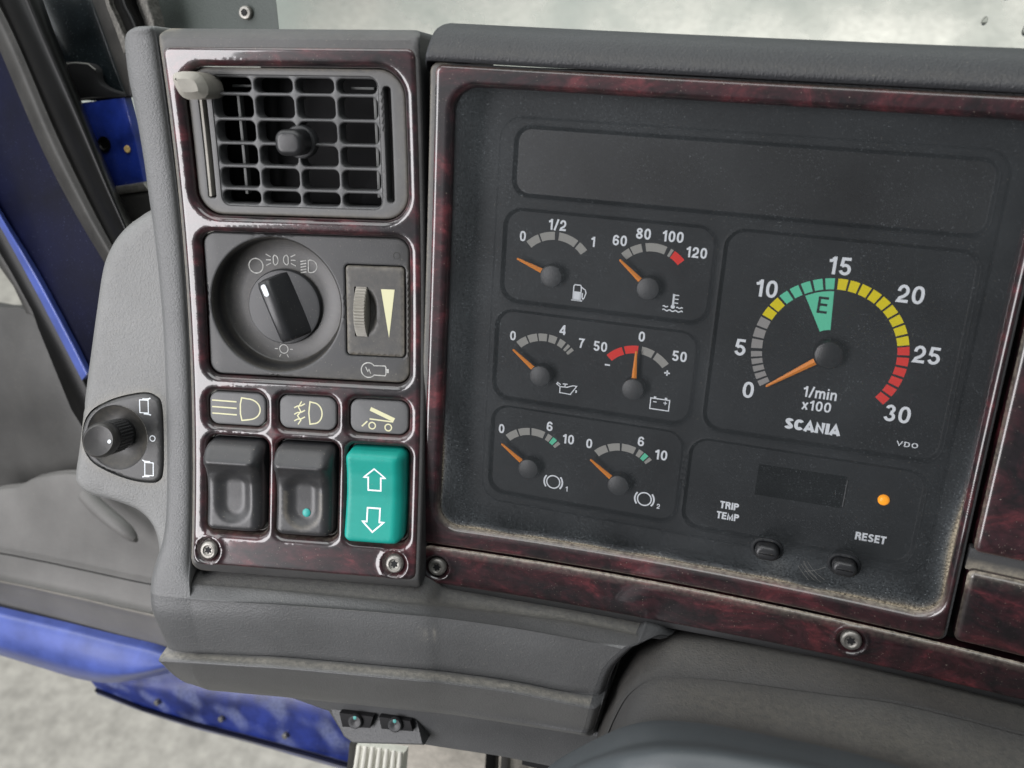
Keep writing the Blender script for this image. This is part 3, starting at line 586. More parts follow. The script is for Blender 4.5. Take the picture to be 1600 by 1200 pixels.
plate('wood_face', WOODL, [VENT, LIGHT] + TILES + ROCK, wood_h, 'burl_wood', sw, left, sp=2.4, rings=(0, .12, .3, .55, .9, 1.35, 1.9, 2.5, 3.2, 4.0), depth=3, hole_depth=8, dustf=wood_d, extra=ringpts, extra_min=1.9)
CASL = box2(-97.2, 1.3, -111.2, 107.2, 3.0)
def cas_h(P, do, dh):
    h = 0.1 + lip(do, 1.6) * 0.8
    h = h - 6.5 * np.clip((-104.6 - P[:, 1]) / 6.5, 0, 1)
    return h - 7.0 * sstep(P[:, 1], 102.5, 108.5) ** 1.5
plate('casing', CASL, [box2(-94.5, -1.5, -103.5, 99.2, 2)], cas_h, 'casing_plastic', sw, left, sp=3, rings=(0, .3, .8, 1.5, 2.4), depth=26, hole_depth=4, dustf=lambda P, do, dh: 0.55 * np.exp(-do / 0.8) * (P[:, 0] < -90) + 0.05)
for c in SCR: screw(sw, (c[0], c[1], -0.4), left, r=3.7, h=1.7, turn=0.5)

# ----- air vent
vent = thing('air_vent', 'square black air vent with lattice grille and centre thumb knob', 'air vent', tuple(left(np.array([[-47, 40, -4]]))[0]))
GR = box2(-80.2, -15.5, 42.2, 90.9, 3.5); SL = box2(-85.6, -82.6, 45.0, 84.0, 0.8); SRt = box2(-13.6, -10.8, 45.0, 87.6, 1.2)
plate('vent_frame', RR(VENT.cx, VENT.cy, VENT.w - 0.5, VENT.h - 0.5, 9.8), [GR, SL, SRt], lambda P, do, dh: -2.6 + lip(do, 1.2) + lip(dh, 0.5), 'vent_plastic', vent, left, sp=4, rings=(0, .3, .8, 1.3), depth=8, hole_depth=7, dustf=lambda P, do, dh: 0.5 * np.exp(-do / 0.9) + 0.03)
cu_ = [-79.6, -63.7, -47.6, -31.7, -16.1]; cv_ = [90.1, 84.2, 75.05, 66.05, 57.4, 48.7, 43.0]
cells = [box2(cu_[i] + (0.72 if i else 0), cu_[i + 1] - (0.72 if i < 3 else 0), cv_[j + 1] + (0.62 if j < 5 else 0), cv_[j] - (0.62 if j else 0), 2.1) for i in range(4) for j in range(6)]
plate('grille', RR(GR.cx, GR.cy, GR.w - 0.15, GR.h - 0.15, 3.4), cells, lambda P, do, dh: -2.9 + lip(dh, 0.7) * 1.3, 'vent_plastic', vent, left, sp=3, rings=(0, .12, .3, .5, .68), depth=5, hole_depth=6.5)
cup('duct', box2(-86.5, -9.5, 41.2, 91.8, 4), -6.5, -30, 'void_black', vent, left)
for u_, k in ((-73.0, 'vane_plastic'), (-18.9, 'vane_plastic')):
    prism('vane', box2(u_ - 0.6, u_ + 0.6, 46, 85, 0.3), -14, -10.2, k, vent, left, bev=0.2)
prism('vane', box2(-75, -66.5, 86.6, 87.6, 0.3), -14, -10.2, 'vane_plastic', vent, left, bev=0.2)
prism('vane', box2(-28, -19, 86.3, 87.3, 0.3), -14, -10.2, 'vane_plastic', vent, left, bev=0.2)
prism('side_baffle', box2(-85.5, -84.4, 45.4, 83.6, 0.3), -9, -3.0, 'lever_plastic', vent, left, bev=0.2)
kn = lathe('thumb_knob', [(6.4, -6), (6.4, -3.6), (5.9, -2.4), (5.0, -2.0), (4.0, -2.0), (3.8, 1.0)], (-46.9, 67.0, 0), (0, 0, 1), 'smooth_plastic', vent, left, n=40)
prism('knob_cap', RR(-46.9, 67.2, 11.0, 9.6, 3.8), 0.5, 10.0, 'black_plastic', kn, left, bev=2.2, steps=6)
lv = prism('shut_off_lever', PG([(-89.0, 88.6), (-88.0, 91.2), (-82.0, 91.8), (-78.2, 90.2), (-76.6, 85.8), (-78.2, 82.6), (-84.4, 82.0), (-87.4, 84.2)], 2), -6, 11.5, 'lever_plastic', vent, left, bev=2.6, steps=1, hf=lambda p: -0.22 * (p[:, 0] + 84).clip(0, 20))

# ----- light control unit
lc = thing('light_control', 'black headlight dial unit with a dimmer wheel, below the air vent', 'light switch', tuple(left(np.array([[-47, -20, -4]]))[0]))
RC = (-60.3, 3.2); KC = (-59.6, 0.9); GC = (-59.6, 1.2)
DIM = box2(-31.3, -6.9, -15.8, 20.7, 1.8)
plate('control_plate', RR(LIGHT.cx, LIGHT.cy, LIGHT.w - 0.5, LIGHT.h - 0.5, 5.3), [disc(*RC, 27.1), DIM], lambda P, do, dh: -2.0 + lip(do, 1.0) + lip(dh, 0.7), 'smooth_plastic', lc, left, sp=4, rings=(0, .25, .6, 1.0), depth=7, hole_depth=3, dustf=lambda P, do, dh: 0.5 * np.exp(-do / 1.0) * sstep(P[:, 0] - P[:, 1], -60, 30) + 0.02)
lathe('dial_dish', [(27.2, -2.4), (26.7, -3.0), (26.0, -6.5), (25.6, -10.4), (24.8, -11.0), (17.4, -11.1), (14.0, -11.2), (10.0, -11.2), (6.0, -11.2)], (*RC, 0), (0, 0, 1), 'black_plastic', lc, left, n=96, angle=50, cap=False, dust=[0.2, .1, .0, .12, .1, 0.06, .12, .0, 0])
kb = lathe('dial_knob', [(15.4, -13), (15.4, -9.8), (15.0, -9.2), (14.2, -9.0), (0.2, -9.0)], (*KC, 0), (0, 0, 1), 'smooth_plastic', lc, left, n=64)
ax = np.array([math.cos(math.radians(-68)), math.sin(math.radians(-68))]); pe = np.array([-ax[1], ax[0]])   # along the grip, across it
def gp(a, c, w): q = np.array(GC) + ax * a + pe * c; return (q[0], q[1], w)
sec = [(-13.0, 0.1), (-12.5, 0.85), (-10.8, 1.0), (11.4, 1.0), (13.0, 0.85), (13.8, 0.3)]
V_, F_ = [], []
prof = [(-4.6, -9.4), (-4.3, -3.4), (-3.8, -2.0), (-3.0, -1.5), (0.2, -1.5), (1.2, -2.0), (2.0, -3.2), (5.4, -7.0), (7.6, -9.4)]
for a_, k_ in sec:
    for c_, w_ in prof: V_.append(gp(a_, c_ * (0.8 + 0.2 * k_), -9.4 + (w_ + 9.4) * k_))
np_ = len(prof)
for i in range(len(sec) - 1):
    for j in range(np_ - 1): F_.append((i * np_ + j, (i + 1) * np_ + j, (i + 1) * np_ + j + 1, i * np_ + j + 1))
F_ += [list(range(np_))[::-1], [(len(sec) - 1) * np_ + j for j in range(np_)]]
mesh('grip', V_, F_, 'black_plastic', kb, left, angle=40)
prism('pointer_mark', RR(*gp(-9.0, -1.4, 0)[:2], 5.0, 2.1, 1.0, math.radians(-68)), -2.4, -1.2, 'print_white', kb, left, bev=0.1)
WS = -10.93
hs = [(-71.5, 17.1), (-63.2, 19.7), (-58.8, 19.9), (-49.8, 17.7), (-62.3, -21.2)]
strokes('symbol', [('c', circ(*hs[0], 3.0), 0.45)], WS, 'print_faint', lc, left)
def side_lamp(c, d):
    x, y = c; it = [('c', np.vstack([circ(x, y, 1.5 * d, 2.0, -90, 90, 10), [(x - 0.5 * d, y + 1.2), (x - 0.5 * d, y - 1.2)]]), 0.38)]
    for a in (-1, 0, 1): it.append(('l', [(x - d * 1.6, y + a * 1.3), (x - d * 3.6, y + a * 2.3)], 0.38))
    return it
strokes('symbol', side_lamp((hs[1][0] - 0.3, hs[1][1]), 1) + side_lamp((hs[2][0] + 0.6, hs[2][1]), -1), WS, 'print_faint', lc, left)
def beam_symbol(x, y, s, n, tilt, wd):
    it = [('c', np.vstack([circ(x, y, 2.9 * s, 2.6 * s, -90, 90, 12), [(x - 0.6 * s, y + 2.3 * s), (x - 0.8 * s, y - 2.3 * s)]]), wd)]
    for k in range(n):
        yy = y + (k - (n - 1) / 2) * 4.6 * s / (n - 1); it.append(('l', [(x - 1.6 * s, yy), (x - 4.0 * s, yy - tilt * s)], wd))
    return it
strokes('symbol', beam_symbol(hs[3][0] + 1.2, hs[3][1], 1.0, 5, 0.5, 0.4), WS, 'print_faint', lc, left)
x, y = RC[0] - 0.6, RC[1] - 20.2
strokes('symbol', [('c', circ(x, y, 1.8), 0.35)] + [('l', [(x + 2.6 * math.cos(t), y + 2.6 * math.sin(t)), (x + 3.9 * math.cos(t), y + 3.9 * math.sin(t))], 0.35) for t in np.radians((0, 60, 120, 180, 240, 300))], WS, 'print_faint', lc, left)
dm = plate('dimmer_frame', RR(DIM.cx, DIM.cy, DIM.w - 0.7, DIM.h - 0.7, 1.5), [box2(-27.6, -21.9, -7.9, 12.1, 0.4)], lambda P, do, dh: -1.6 + lip(do, 0.7) - 3.2 * (1 - sstep(np.hypot((P[:, 0] + 22.2) / 0.42, P[:, 1] - 2.2), 4.0, 9.6)) * (P[:, 0] > -21.95), 'smooth_plastic', lc, left, sp=0.8, rings=(0, .3, .7), depth=6, hole_depth=8, dustf=lambda P, do, dh: 0.35 * np.exp(-do / 1.0) + 0.12)
lathe('thumbwheel', [(12.5, -2.4), (13.6, -2.1), (13.6, 2.1), (12.5, 2.4)], (-24.75, 2.1, -10.8), (1, 0, 0), 'lever_plastic', dm, left, n=132, teeth=(1, 2, 0.75), angle=20)
strokes('wedge_mark', [('f', [(-16.7, 11.5), (-13.6, -7.9), (-11.2, 11.5)])], -1.52, 'print_cream', dm, left)
x, y = -22.2, -21.4
strokes('symbol', [('l', circ(x, y, 3.0, 3.0, 35, 325, 22), 0.42), ('l', [(x + 2.5, y + 1.9), (x + 6.8, y + 2.0), (x + 7.2, y + 1.4), (x + 7.2, y - 1.4), (x + 6.8, y - 2.0), (x + 2.5, y - 1.9)], 0.4), ('l', [(x + 7.9, y + 0.8), (x + 7.9, y - 0.8)], 0.9), ('l', [(x - 1.2, y + 1.3), (x - .3, y - .6), (x + .2, y + .3), (x + .9, y - 1.4)], 0.3)], -1.92, 'print_faint', lc, left)
strokes('symbol', [('c', circ(-10.3, 24.8, 1.3), 0.3)], -1.92, 'rubber_grey', lc, left)

# ----- symbol tiles
tl_lab = ('dark symbol tile with cream main-beam lamp outline, above the blank rocker', 'dark symbol tile with cream fog lamp outline, above the rocker with a green dot', 'dark symbol tile with cream tipping trailer outline, above the green rocker')
tiles = []
for k, T_ in enumerate(TILES):
    t = thing('symbol_tile', tl_lab[k], 'tile', tuple(left(np.array([[T_.cx, T_.cy, -3]]))[0]), 'symbol tiles above the rocker switches')
    prism('tile', RR(T_.cx, T_.cy, T_.w - 0.7, T_.h - 0.7, 4.0), -7, -0.9, 'vent_plastic', t, left, bev=0.9, steps=4); tiles.append(t)
x, y = TILES[0].cx, TILES[0].cy; tw = -0.84
strokes('symbol', [('l', [(x - 11.0, y + k * 2.7 + 0.4), (x - 0.4, y + k * 2.7 + 0.2)], 0.55) for k in (1, 0, -1)] + [('c', np.vstack([[(x + 1.8, y + 4.7), (x + 4.5, y + 4.4)], circ(x + 4.5, y + 0.1, 5.2, 4.3, 80, -80, 14), [(x + 4.5, y - 4.3), (x + 1.8, y - 4.7), (x + 1.2, y - 2), (x + 1.2, y + 2)]]), 0.55)], tw, 'print_cream', tiles[0], left)
x, y = TILES[1].cx, TILES[1].cy
fog = [('c', np.vstack([[(x + 0.9, y + 4.6), (x + 2.5, y + 4.3)], circ(x + 2.4, y + 0.0, 3.6, 4.3, 80, -80, 12), [(x + 2.4, y - 4.3), (x + 0.9, y - 4.6), (x + 0.4, y)]]), 0.55)]
for k in (1, 0, -1): fog.append(('l', [(x - 5.8, y + k * 2.7 - 0.9), (x - 4.4, y + k * 2.7 - 0.1), (x - 2.8, y + k * 2.7 + 0.1), (x - 1.2, y + k * 2.7 + 1.0)], 0.5))
fog.append(('l', [(x - 4.2, y - 5.0), (x - 3.0, y - 3.2), (x - 4.4, y - 1.4), (x - 3.0, y + 0.4), (x - 4.0, y + 2.2), (x - 2.6, y + 4.6)], 0.5))
strokes('symbol', fog, tw, 'print_cream', tiles[1], left)
x, y = TILES[2].cx, TILES[2].cy
strokes('symbol', [('f', [(x - 4.0, y + 2.4), (x - 3.4, y + 3.9), (x + 6.6, y - 0.2), (x + 5.8, y - 1.7)]), ('l', [(x - 4.0, y - 1.0), (x + 5.8, y - 1.7)], 0.55), ('c', circ(x - 2.9, y - 3.7, 1.35), 0.5), ('c', circ(x + 3.8, y - 4.1, 1.35), 0.5), ('l', [(x - 7.2, y - 4.2), (x - 4.9, y - 2.0)], 0.6)], tw, 'print_cream', tiles[2], left)

# ----- rocker switches
rk_lab = ('blank dark grey rocker switch, leftmost of the row under the symbol tiles', 'dark grey rocker switch with a small green dot, beside the green rocker', 'green rocker switch with white up and down arrow outlines')
def rocker(k):
    R_ = ROCK[k]; t = thing('rocker_switch', rk_lab[k], 'switch', tuple(left(np.array([[R_.cx, R_.cy, -3]]))[0]), 'rocker switches in the switch panel')
    plate('socket', RR(R_.cx, R_.cy, R_.w - 0.3, R_.h - 0.3, 3.9), [RR(R_.cx, R_.cy, R_.w - 2.2, R_.h - 2.2, 3.0)], lambda P, do, dh: -3.2 + lip(do, 0.5) + lip(dh, 0.4), 'black_plastic', t, left, sp=3, rings=(0, .3, .6), depth=5, hole_depth=6, dustf=lambda P, do, dh: 0.5 * np.exp(-do / 0.5) * (P[:, 1] < -80))
    o = RR(R_.cx - 0.2, R_.cy + (0.4 if k == 2 else 0.3), 24.2, 37.0 if k < 2 else 36.6, 3.2)
    cx, cy, hh = o.cx, o.cy, o.h / 2
    if k < 2:
        tt = np.array([-1, -0.86, -0.6, -0.25, 0.1, 0.38, 0.55, 0.62, 0.70, 0.85, 1.0]); ww = np.array([2.8, 3.2, 3.0, 2.9, 3.4, 5.0, 7.4, 9.0, 7.7, 5.4, 2.6])
    else:
        tt = np.array([-1, -0.9, -0.5, 0, 0.5, 0.86, 0.95, 1.0]); ww = np.array([5.2, 5.6, 4.4, 3.3, 4.0, 5.6, 5.2, 4.0])
    sp_t = np.linspace(-1, 1, 81); wi = np.interp(sp_t, tt, ww); ker = np.ones(3) / 3; wi = np.convolve(np.pad(wi, 1, 'edge'), ker, 'valid')
    dish = RR(cx - 0.6, cy - 3.6, 15.4, 23.0, 7.6)
    def hf(P, do, dh):
        w = np.interp((P[:, 1] - cy) / hh, sp_t, wi) + lip(do, 2.2 if k < 2 else 1.8)
        w = w - 0.30 * np.clip(P[:, 0] - (cx + 7.6), 0, 5) ** 1.6
        if k < 2: w = w - 1.8 * (1 - sstep(dish.sdf(P), -4.4, 0.8))
        return w
    body = plate('rocker', o, [], hf, 'rocker_plastic' if k < 2 else 'teal_plastic', t, left, sp=0.8, rings=(0, .15, .35, .6, .95, 1.4, 1.9), depth=10, angle=80, dustf=(lambda P, do, dh: 0.25 * np.exp(-((dish.sdf(P) + 0.2) / 0.8) ** 2) * (P[:, 1] < cy) * (k == 1) + 0.03))
    if k == 1:
        lathe('green_dot', [(1.7, -2), (1.7, 0.25), (1.4, 0.5), (0.8, 0.65), (0.05, 0.7)], (cx + 0.6, cy - 9.2, hf(np.array([[cx, cy - 9.2]]), np.array([9.0]), None)[0]), (0, 0, 1), 'teal_dot', body, left, n=24)
    if k == 2:
        def on(p): return np.interp((np.array(p)[:, 1] - cy) / hh, sp_t, wi)
        def arrow(yy, d):
            a = [(0, 4.7), (4.4, 0.9), (2.6, 0.9), (2.6, -4.4), (-2.6, -4.4), (-2.6, 0.9), (-4.4, 0.9)]; q = []
            for p0, p1 in zip(a, a[1:] + a[:1]):
                for f_ in np.linspace(0, 1, 5)[:-1]: q.append((cx - 0.2 + (p0[0] + (p1[0] - p0[0]) * f_), yy + d * (p0[1] + (p1[1] - p0[1]) * f_)))
            return q
        for yy, d in ((cy + 7.0, 1), (cy - 8.8, -1)):
            v, f = ribbon_geo(arrow(yy, d), 0.62, 0.0, True); v = np.array(v); v[:, 2] = on(v) + 0.06
            mesh('arrow', v, f, 'print_white', body, left, smooth=False)
for k in range(3): rocker(k)

# ----- mirror switch on the wing
ms = thing('mirror_switch', 'black ribbed round mirror knob on a rounded plate, on the grey dashboard wing', 'switch', tuple(left(np.array([[-130, -70, -5]]))[0]))
MH = PG(mh.loop(-0.5))
MC = (-132.6, -56.2)
plate('switch_plate', MH, [disc(*MC, 13.4)], lambda P, do, dh: -4.4 + lip(do, 1.6) + lip(dh, 0.6), 'smooth_plastic', ms, left, sp=2.5, rings=(0, .25, .6, 1.1, 1.6), depth=6, hole_depth=2, dustf=lambda P, do, dh: 0 * do + 0.04)
lathe('dish', [(13.5, -4.7), (12.6, -5.6), (10.2, -7.6), (6.4, -8.6), (3, -8.6)], (*MC, 0), (0, 0, 1), 'smooth_plastic', ms, left, n=48, cap=False, dust=[0.1, .2, .15, .05, 0])
ka = np.array([4.4, 6.4, 26.0])
mk = lathe('knob', [(5.8, 0), (6.3, 1.0), (6.4, 3), (6.4, 20.0), (6.7, 21.4), (6.9, 22.4), (6.9, 25.2), (6.5, 26.4), (5.7, 27.0), (5.3, 26.9), (0.1, 26.6)], (*MC, -8.6), ka, 'black_plastic', ms, left, n=64, dust=[0, 0, 0, 0, 0, .03, .08, .1, .08, .05, .05])
kn_ = ka / np.linalg.norm(ka); e1 = np.cross(kn_, [0, 1, 0]); e1 /= np.linalg.norm(e1); e2 = np.cross(kn_, e1)
V_, F_ = [], []
for i in range(30):
    for j in range(7):
        t = 2 * math.pi * i / 30; c0 = np.array([*MC, -8.6]) + kn_ * (6.0 + j * 2.05) + 6.4 * (math.cos(t) * e1 + math.sin(t) * e2); ro = math.cos(t) * e1 + math.sin(t) * e2; ta = -math.sin(t) * e1 + math.cos(t) * e2; b = len(V_)
        V_ += [c0 + kn_ * 0.6 + ta * 0.45, c0 + kn_ * 0.6 - ta * 0.45, c0 - kn_ * 0.6 - ta * 0.45, c0 - kn_ * 0.6 + ta * 0.45, c0 + ro * 0.5]
        F_ += [(b, b + 1, b + 4), (b + 1, b + 2, b + 4), (b + 2, b + 3, b + 4), (b + 3, b, b + 4)]
gk = mesh('grip_studs', V_, F_, 'black_plastic', mk, left, smooth=False); gk['kind'] = 'stuff'
lathe('pointer_dot', [(0.75, 0), (0.75, 0.12), (0.1, 0.16)], np.array([*MC, -8.6]) + kn_ * 26.95 + (np.array([4.4, -0.2, -0.5])), ka, 'print_white', mk, left, n=16)
mw = -4.32
def mirror_symbol(x, y, d):
    return [('c', [(x - 1.9, y + 2.7), (x - 0.6, y + 2.75), (x + 0.6, y + 2.75), (x + 1.9, y + 2.7), (x + 1.9, y - 2.7), (x - 1.9, y - 2.7)], 0.42), ('l', [(x - 0.6 * d, y + 3.1), (x + 2.0 * d, y + 3.2), (x + 3.0 * d, y + 3.7)], 0.55), ('l', [(x - 0.2 * d, y - 3.1), (x + 2.0 * d, y - 3.2), (x + 3.0 * d, y - 3.5)], 0.55)]
s1 = [(-120.1, -42.4), (-116.6, -55.8), (-118.3, -68.9)]
strokes('symbol', mirror_symbol(*s1[0], 1), mw, 'print_white', ms, left)
strokes('symbol', [('c', circ(*s1[1], 1.15), 0.42)], mw, 'print_white', ms, left)
strokes('symbol', mirror_symbol(*s1[2], -1), mw, 'print_white', ms, left)

# ================================================================= instrument cluster
ic = thing('instrument_cluster', 'black instrument cluster with rev counter and six small gauges behind a dusty clear lens', 'instrument cluster', (70, -60, 0))
DISP = box2(-3, 162.3, 77.2, 101.0, 5); ROW1 = box2(-5.5, 73.6, 35.6, 70.2, 6); ROW2 = box2(-6.6, 71.7, -5.2, 30.1, 6); ROW3 = box2(-6.2, 70.8, -47.3, -10.3, 6)
TACH = box2(79.0, 162.5, -5.2, 70.4, 6); TRIP = box2(75.6, 160.1, -47.5, -11.4, 6)
POCK = [DISP, ROW1, ROW2, ROW3, TACH, TRIP]
FR = PG([(-9, 104.5), (40, 105), (166.5, 104.5), (166.8, 30), (165.2, -12), (163.5, -51.5), (80, -51.5), (-9.5, -51.5), (-10, 20)], 1)
frame_rr = box2(-9.5, 165.8, -51.5, 104.5, 8)
def mask_h(P, do, dh):
    h = 1.5 - 1.5 * (1 - sstep(dh, 0.0, 1.5)); k = frame_rr.sdf(P)
    return np.where(k > 0, 1.5 - 0.4 * sstep(k, 0.0, 1.2), h) + 0.3 * np.exp(-((np.minimum(dh, 9) - 1.5) / 0.35) ** 2) * (k < 0) * 0.5
plate('dial_mask', box2(-32, 180, -72, 122, 4), POCK, mask_h, 'dial_black', ic, sp=3.5, rings=(0, .3, .6, .9, 1.2, 1.5, 1.9, 2.4), depth=3, hole_depth=0.5, extra=[tuple(p) for o_ in (0.0, 0.4, 0.8, 1.2, 1.6) for p in frame_rr.loop(o_)])
def floor(name, x0, x1, y0, y1, m='dial_black'):
    return mesh(name, [(x0, y0, 0), (x1, y0, 0), (x1, y1, 0), (x0, y1, 0)], [(0, 1, 2, 3)], m, ic, smooth=False)
floor('display_panel', -3.2, 162.5, 77, 101.2, 'display_smoke')
PW = 0.06
def gauge(name, rect, c, segs, nums, ang, R0=13.5, R1=16.6):
    g = floor(name, *rect)
    for a0, a1, m_ in segs: sector('scale_segment', c, R0, R1, a0, a1, PW, m_, g)
    for s_, x_, y_, h_ in nums: lettering('numeral', s_, x_, y_, h_, PW, 'print_white', g, pen=0.18, xs=1.02)
    t = math.radians(ang); d = np.array([math.cos(t), math.sin(t)]); n_ = np.array([-d[1], d[0]]); cc = np.array(c)
    pts = [cc + d * 3.6 + n_ * 1.0, cc + d * 15.1 + n_ * 0.38, cc + d * 15.3, cc + d * 15.1 - n_ * 0.38, cc + d * 3.6 - n_ * 1.0]
    V = [(*p, 3.0) for p in pts] + [(*p, 2.5) for p in pts] + [(*(cc + d * 3.6), 3.45), (*(cc + d * 15.0), 3.15)]
    F = [(0, 10, 11, 1), (1, 11, 2), (2, 11, 3), (3, 11, 10, 4), (0, 4, 10)] + [(i, (i + 1) % 5, (i + 1) % 5 + 5, i + 5) for i in range(5)] + [(9, 8, 7, 6, 5)]
    mesh('needle', V, F, 'needle_orange', g, smooth=False)
    lathe('hub_cap', [(4.4, 0.2), (4.4, 3.9), (4.2, 4.4), (3.8, 4.6), (0.1, 4.6)], (*c, 0), (0, 0, 1), 'smooth_plastic', g, n=40)
    return g
G_, Rd, Gn = 'print_grey', 'print_red', 'print_green'
g1 = gauge('fuel_gauge', (-5.7, 33.5, 35.4, 70.4), (14.1, 47.0), [(135, 116, G_), (113.5, 92, G_), (86, 58, G_), (55, 41, G_)], [('0', 0.8, 60.7, 4.0), ('1/2', 14.3, 66.3, 4.2), ('1', 28.7, 61.3, 3.9)], 160)
g2 = gauge('coolant_gauge', (33.5, 73.8, 35.4, 70.4), (51.8, 46.45), [(136, 124, G_), (122, 106.5, G_), (101, 72, G_), (66.5, 62.5, G_), (61, 44, Rd)], [('60', 38.9, 62.8, 4.0), ('80', 47.6, 66.2, 4.1), ('100', 58.6, 66.2, 4.1), ('120', 67.9, 61.2, 4.0)], 141)
g3 = gauge('oil_gauge', (-6.8, 32.0, -5.4, 30.3), (12.5, 6.3), [(135, 119, G_), (116.5, 102, G_), (100, 87, G_), (84, 72, G_), (68, 58.5, G_), (55, 50.5, G_), (48, 43, G_)], [('0', -0.8, 20.4, 3.9), ('4', 19.5, 25.4, 4.0), ('7', 27.4, 21.0, 3.9)], 143)
g4 = gauge('battery_gauge', (32.0, 71.9, -5.4, 30.3), (50.0, 6.3), [(137, 113, Rd), (110, 90, Rd), (85, 67, G_), (63.5, 42, G_)], [('50', 35.1, 20.7, 4.0), ('0', 50.9, 26.8, 4.0), ('50', 66.1, 20.9, 4.1)], 91)
g5 = gauge('brake_gauge', (-6.4, 31.0, -47.5, -10.1), (10.3, -34.3), [(135, 116, G_), (113.5, 95.5, G_), (92.5, 72, G_), (67.5, 60, G_), (58.5, 51.5, Gn), (49.5, 44.5, G_)], [('0', -3.3, -20.0, 4.0), ('6', 17.1, -15.7, 4.1), ('10', 25.3, -20.0, 4.1)], 145)
g6 = gauge('brake_gauge', (31.0, 71.0, -47.5, -10.1), (48.1, -34.8), [(135, 116, G_), (113.5, 95.5, G_), (92.5, 72, G_), (67.5, 60, G_), (58.5, 51.5, Gn), (49.5, 44.5, G_)], [('0', 34.1, -20.4, 4.1), ('6', 54.9, -16.0, 4.1), ('10', 63.4, -20.4, 4.2)], 145)
strokes('symbol', [('c', [(22.6, 38.0), (22.6, 43.4), (23.0, 44.0), (25.2, 44.0), (25.6, 43.4), (25.6, 38.0)], 0.45), ('f', [(22.6, 38.0), (25.6, 38.0), (25.6, 41.4), (22.6, 41.4)]), ('l', [(22.0, 37.9), (26.3, 37.9)], 0.5), ('l', [(25.7, 43.2), (27.2, 42.4), (27.6, 41.2), (27.0, 39.2), (26.6, 38.6), (26.2, 39.2), (26.2, 41.0)], 0.42)], PW, 'print_white', g1)
x, y = 61.4, 41.2
strokes('symbol', [('l', [(x, y - 1.2), (x, y + 3.6)], 0.75), ('f', circ(x, y - 1.3, 0.8, n=14)), ('l', [(x, y + 3.2), (x + 1.9, y + 3.2)], 0.4), ('l', [(x, y + 1.7), (x + 1.9, y + 1.7)], 0.4), ('l', [(x, y + 0.2), (x + 1.9, y + 0.2)], 0.4)]
        + [('l', [(x - 3.8 + k * 0.6, y + dy + 0.32 * math.sin(k * 1.7)) for k in range(14) if not (dy > -2 and 5 <= k <= 7)], 0.42) for dy in (-2.9,)] + [('l', [(x - 3.8 + k * 0.5, y - 1.5 + 0.25 * math.sin(k * 1.9)) for k in range(5)], 0.42), ('l', [(x + 1.3 + k * 0.5, y - 1.5 + 0.25 * math.sin(k * 1.9)) for k in range(6)], 0.42)], PW, 'print_white', g2)
x, y = 22.8, 1.1
strokes('symbol', [('c', [(x - 2.6, y + 0.8), (x + 0.2, y + 0.9), (x + 2.6, y + 1.9), (x + 4.2, y + 1.9), (x + 1.8, y - 1.9), (x - 2.6, y - 1.7)], 0.42), ('l', [(x - 2.6, y + 0.8), (x - 4.1, y + 1.8), (x - 3.7, y + 2.4), (x - 2.4, y + 1.6)], 0.42), ('l', [(x - 1.6, y + 2.1), (x + 0.4, y + 2.2)], 0.45), ('l', [(x - 0.6, y + 2.1), (x - 0.6, y + 1.0)], 0.42), ('l', [(x + 4.1, y + 0.2), (x + 4.1, y - 0.9)], 0.6)], PW, 'print_white', g3)
x, y = 60.6, 0.7
strokes('symbol', [('c', [(x - 3.7, y - 2.4), (x + 3.7, y - 2.4), (x + 3.7, y + 2.0), (x - 3.7, y + 2.0)], 0.45), ('l', [(x - 2.6, y + 2.5), (x - 1.6, y + 2.5)], 0.7), ('l', [(x + 1.7, y + 2.5), (x + 2.7, y + 2.5)], 0.7), ('l', [(x - 2.7, y + 0.6), (x - 1.3, y + 0.6)], 0.4), ('l', [(x + 1.4, y + 0.6), (x + 2.8, y + 0.6)], 0.4), ('l', [(x + 2.1, y - 0.1), (x + 2.1, y + 1.3)], 0.4)], PW, 'print_white', g4)
strokes('symbol', [('l', [(37.5, 13.6), (39.6, 13.6)], 0.6)], PW, 'print_white', g4)
strokes('symbol', [('l', [(61.0, 13.6), (63.2, 13.6)], 0.6), ('l', [(62.1, 12.5), (62.1, 14.7)], 0.6)], PW + 0.01, 'print_white', g4)
for g_, x, y, n_ in ((g5, 20.4, -39.9, '1'), (g6, 58.7, -40.5, '2')):
    strokes('symbol', [('c', circ(x, y, 2.8), 0.55), ('l', circ(x, y, 3.9, 3.9, 140, 220, 10), 0.7), ('l', circ(x, y, 3.9, 3.9, -42, 42, 10), 0.7)], PW, 'print_white', g_)
    lettering('numeral', n_, x + 5.9, y - 2.1, 2.2, PW, 'print_white', g_)
# rev counter
tg = floor('rev_counter', 78.8, 162.7, -5.4, 70.6); TC = (119.5, 29.7)
sg = [(216 - k * 6.25, 216 - k * 6.25 - 4.6, 'print_silver') for k in range(5)]
sg += [(183.8 - k * 9.3, 183.8 - k * 9.3 - 7.6, 'print_silver') for k in range(3)] + [(155.9, 148.2, 'print_yellow'), (146.7, 138.6, 'print_yellow')]
sg += [(136.7 - k * 8.95, 136.7 - k * 8.95 - 6.9, 'print_green') for k in range(5)]
sg += [(91.5 - k * 8.85, 91.5 - k * 8.85 - 7.1, 'print_yellow') for k in range(9)]
sg += [(12.3 - k * 8.65, 12.3 - k * 8.65 - 6.7, 'print_red') for k in range(6)]
for a0, a1, m_ in sg: sector('scale_segment', TC, 23.5, 27.5, a0, a1, PW, m_, tg)
sector('economy_zone', TC, 8.5, 22.8, 119.0, 93.8, PW, 'print_green', tg)
lettering('lettering', 'E', 114.9, 47.0, 6.1, 2 * PW, 'print_black', tg, pen=0.15, xs=1.0)
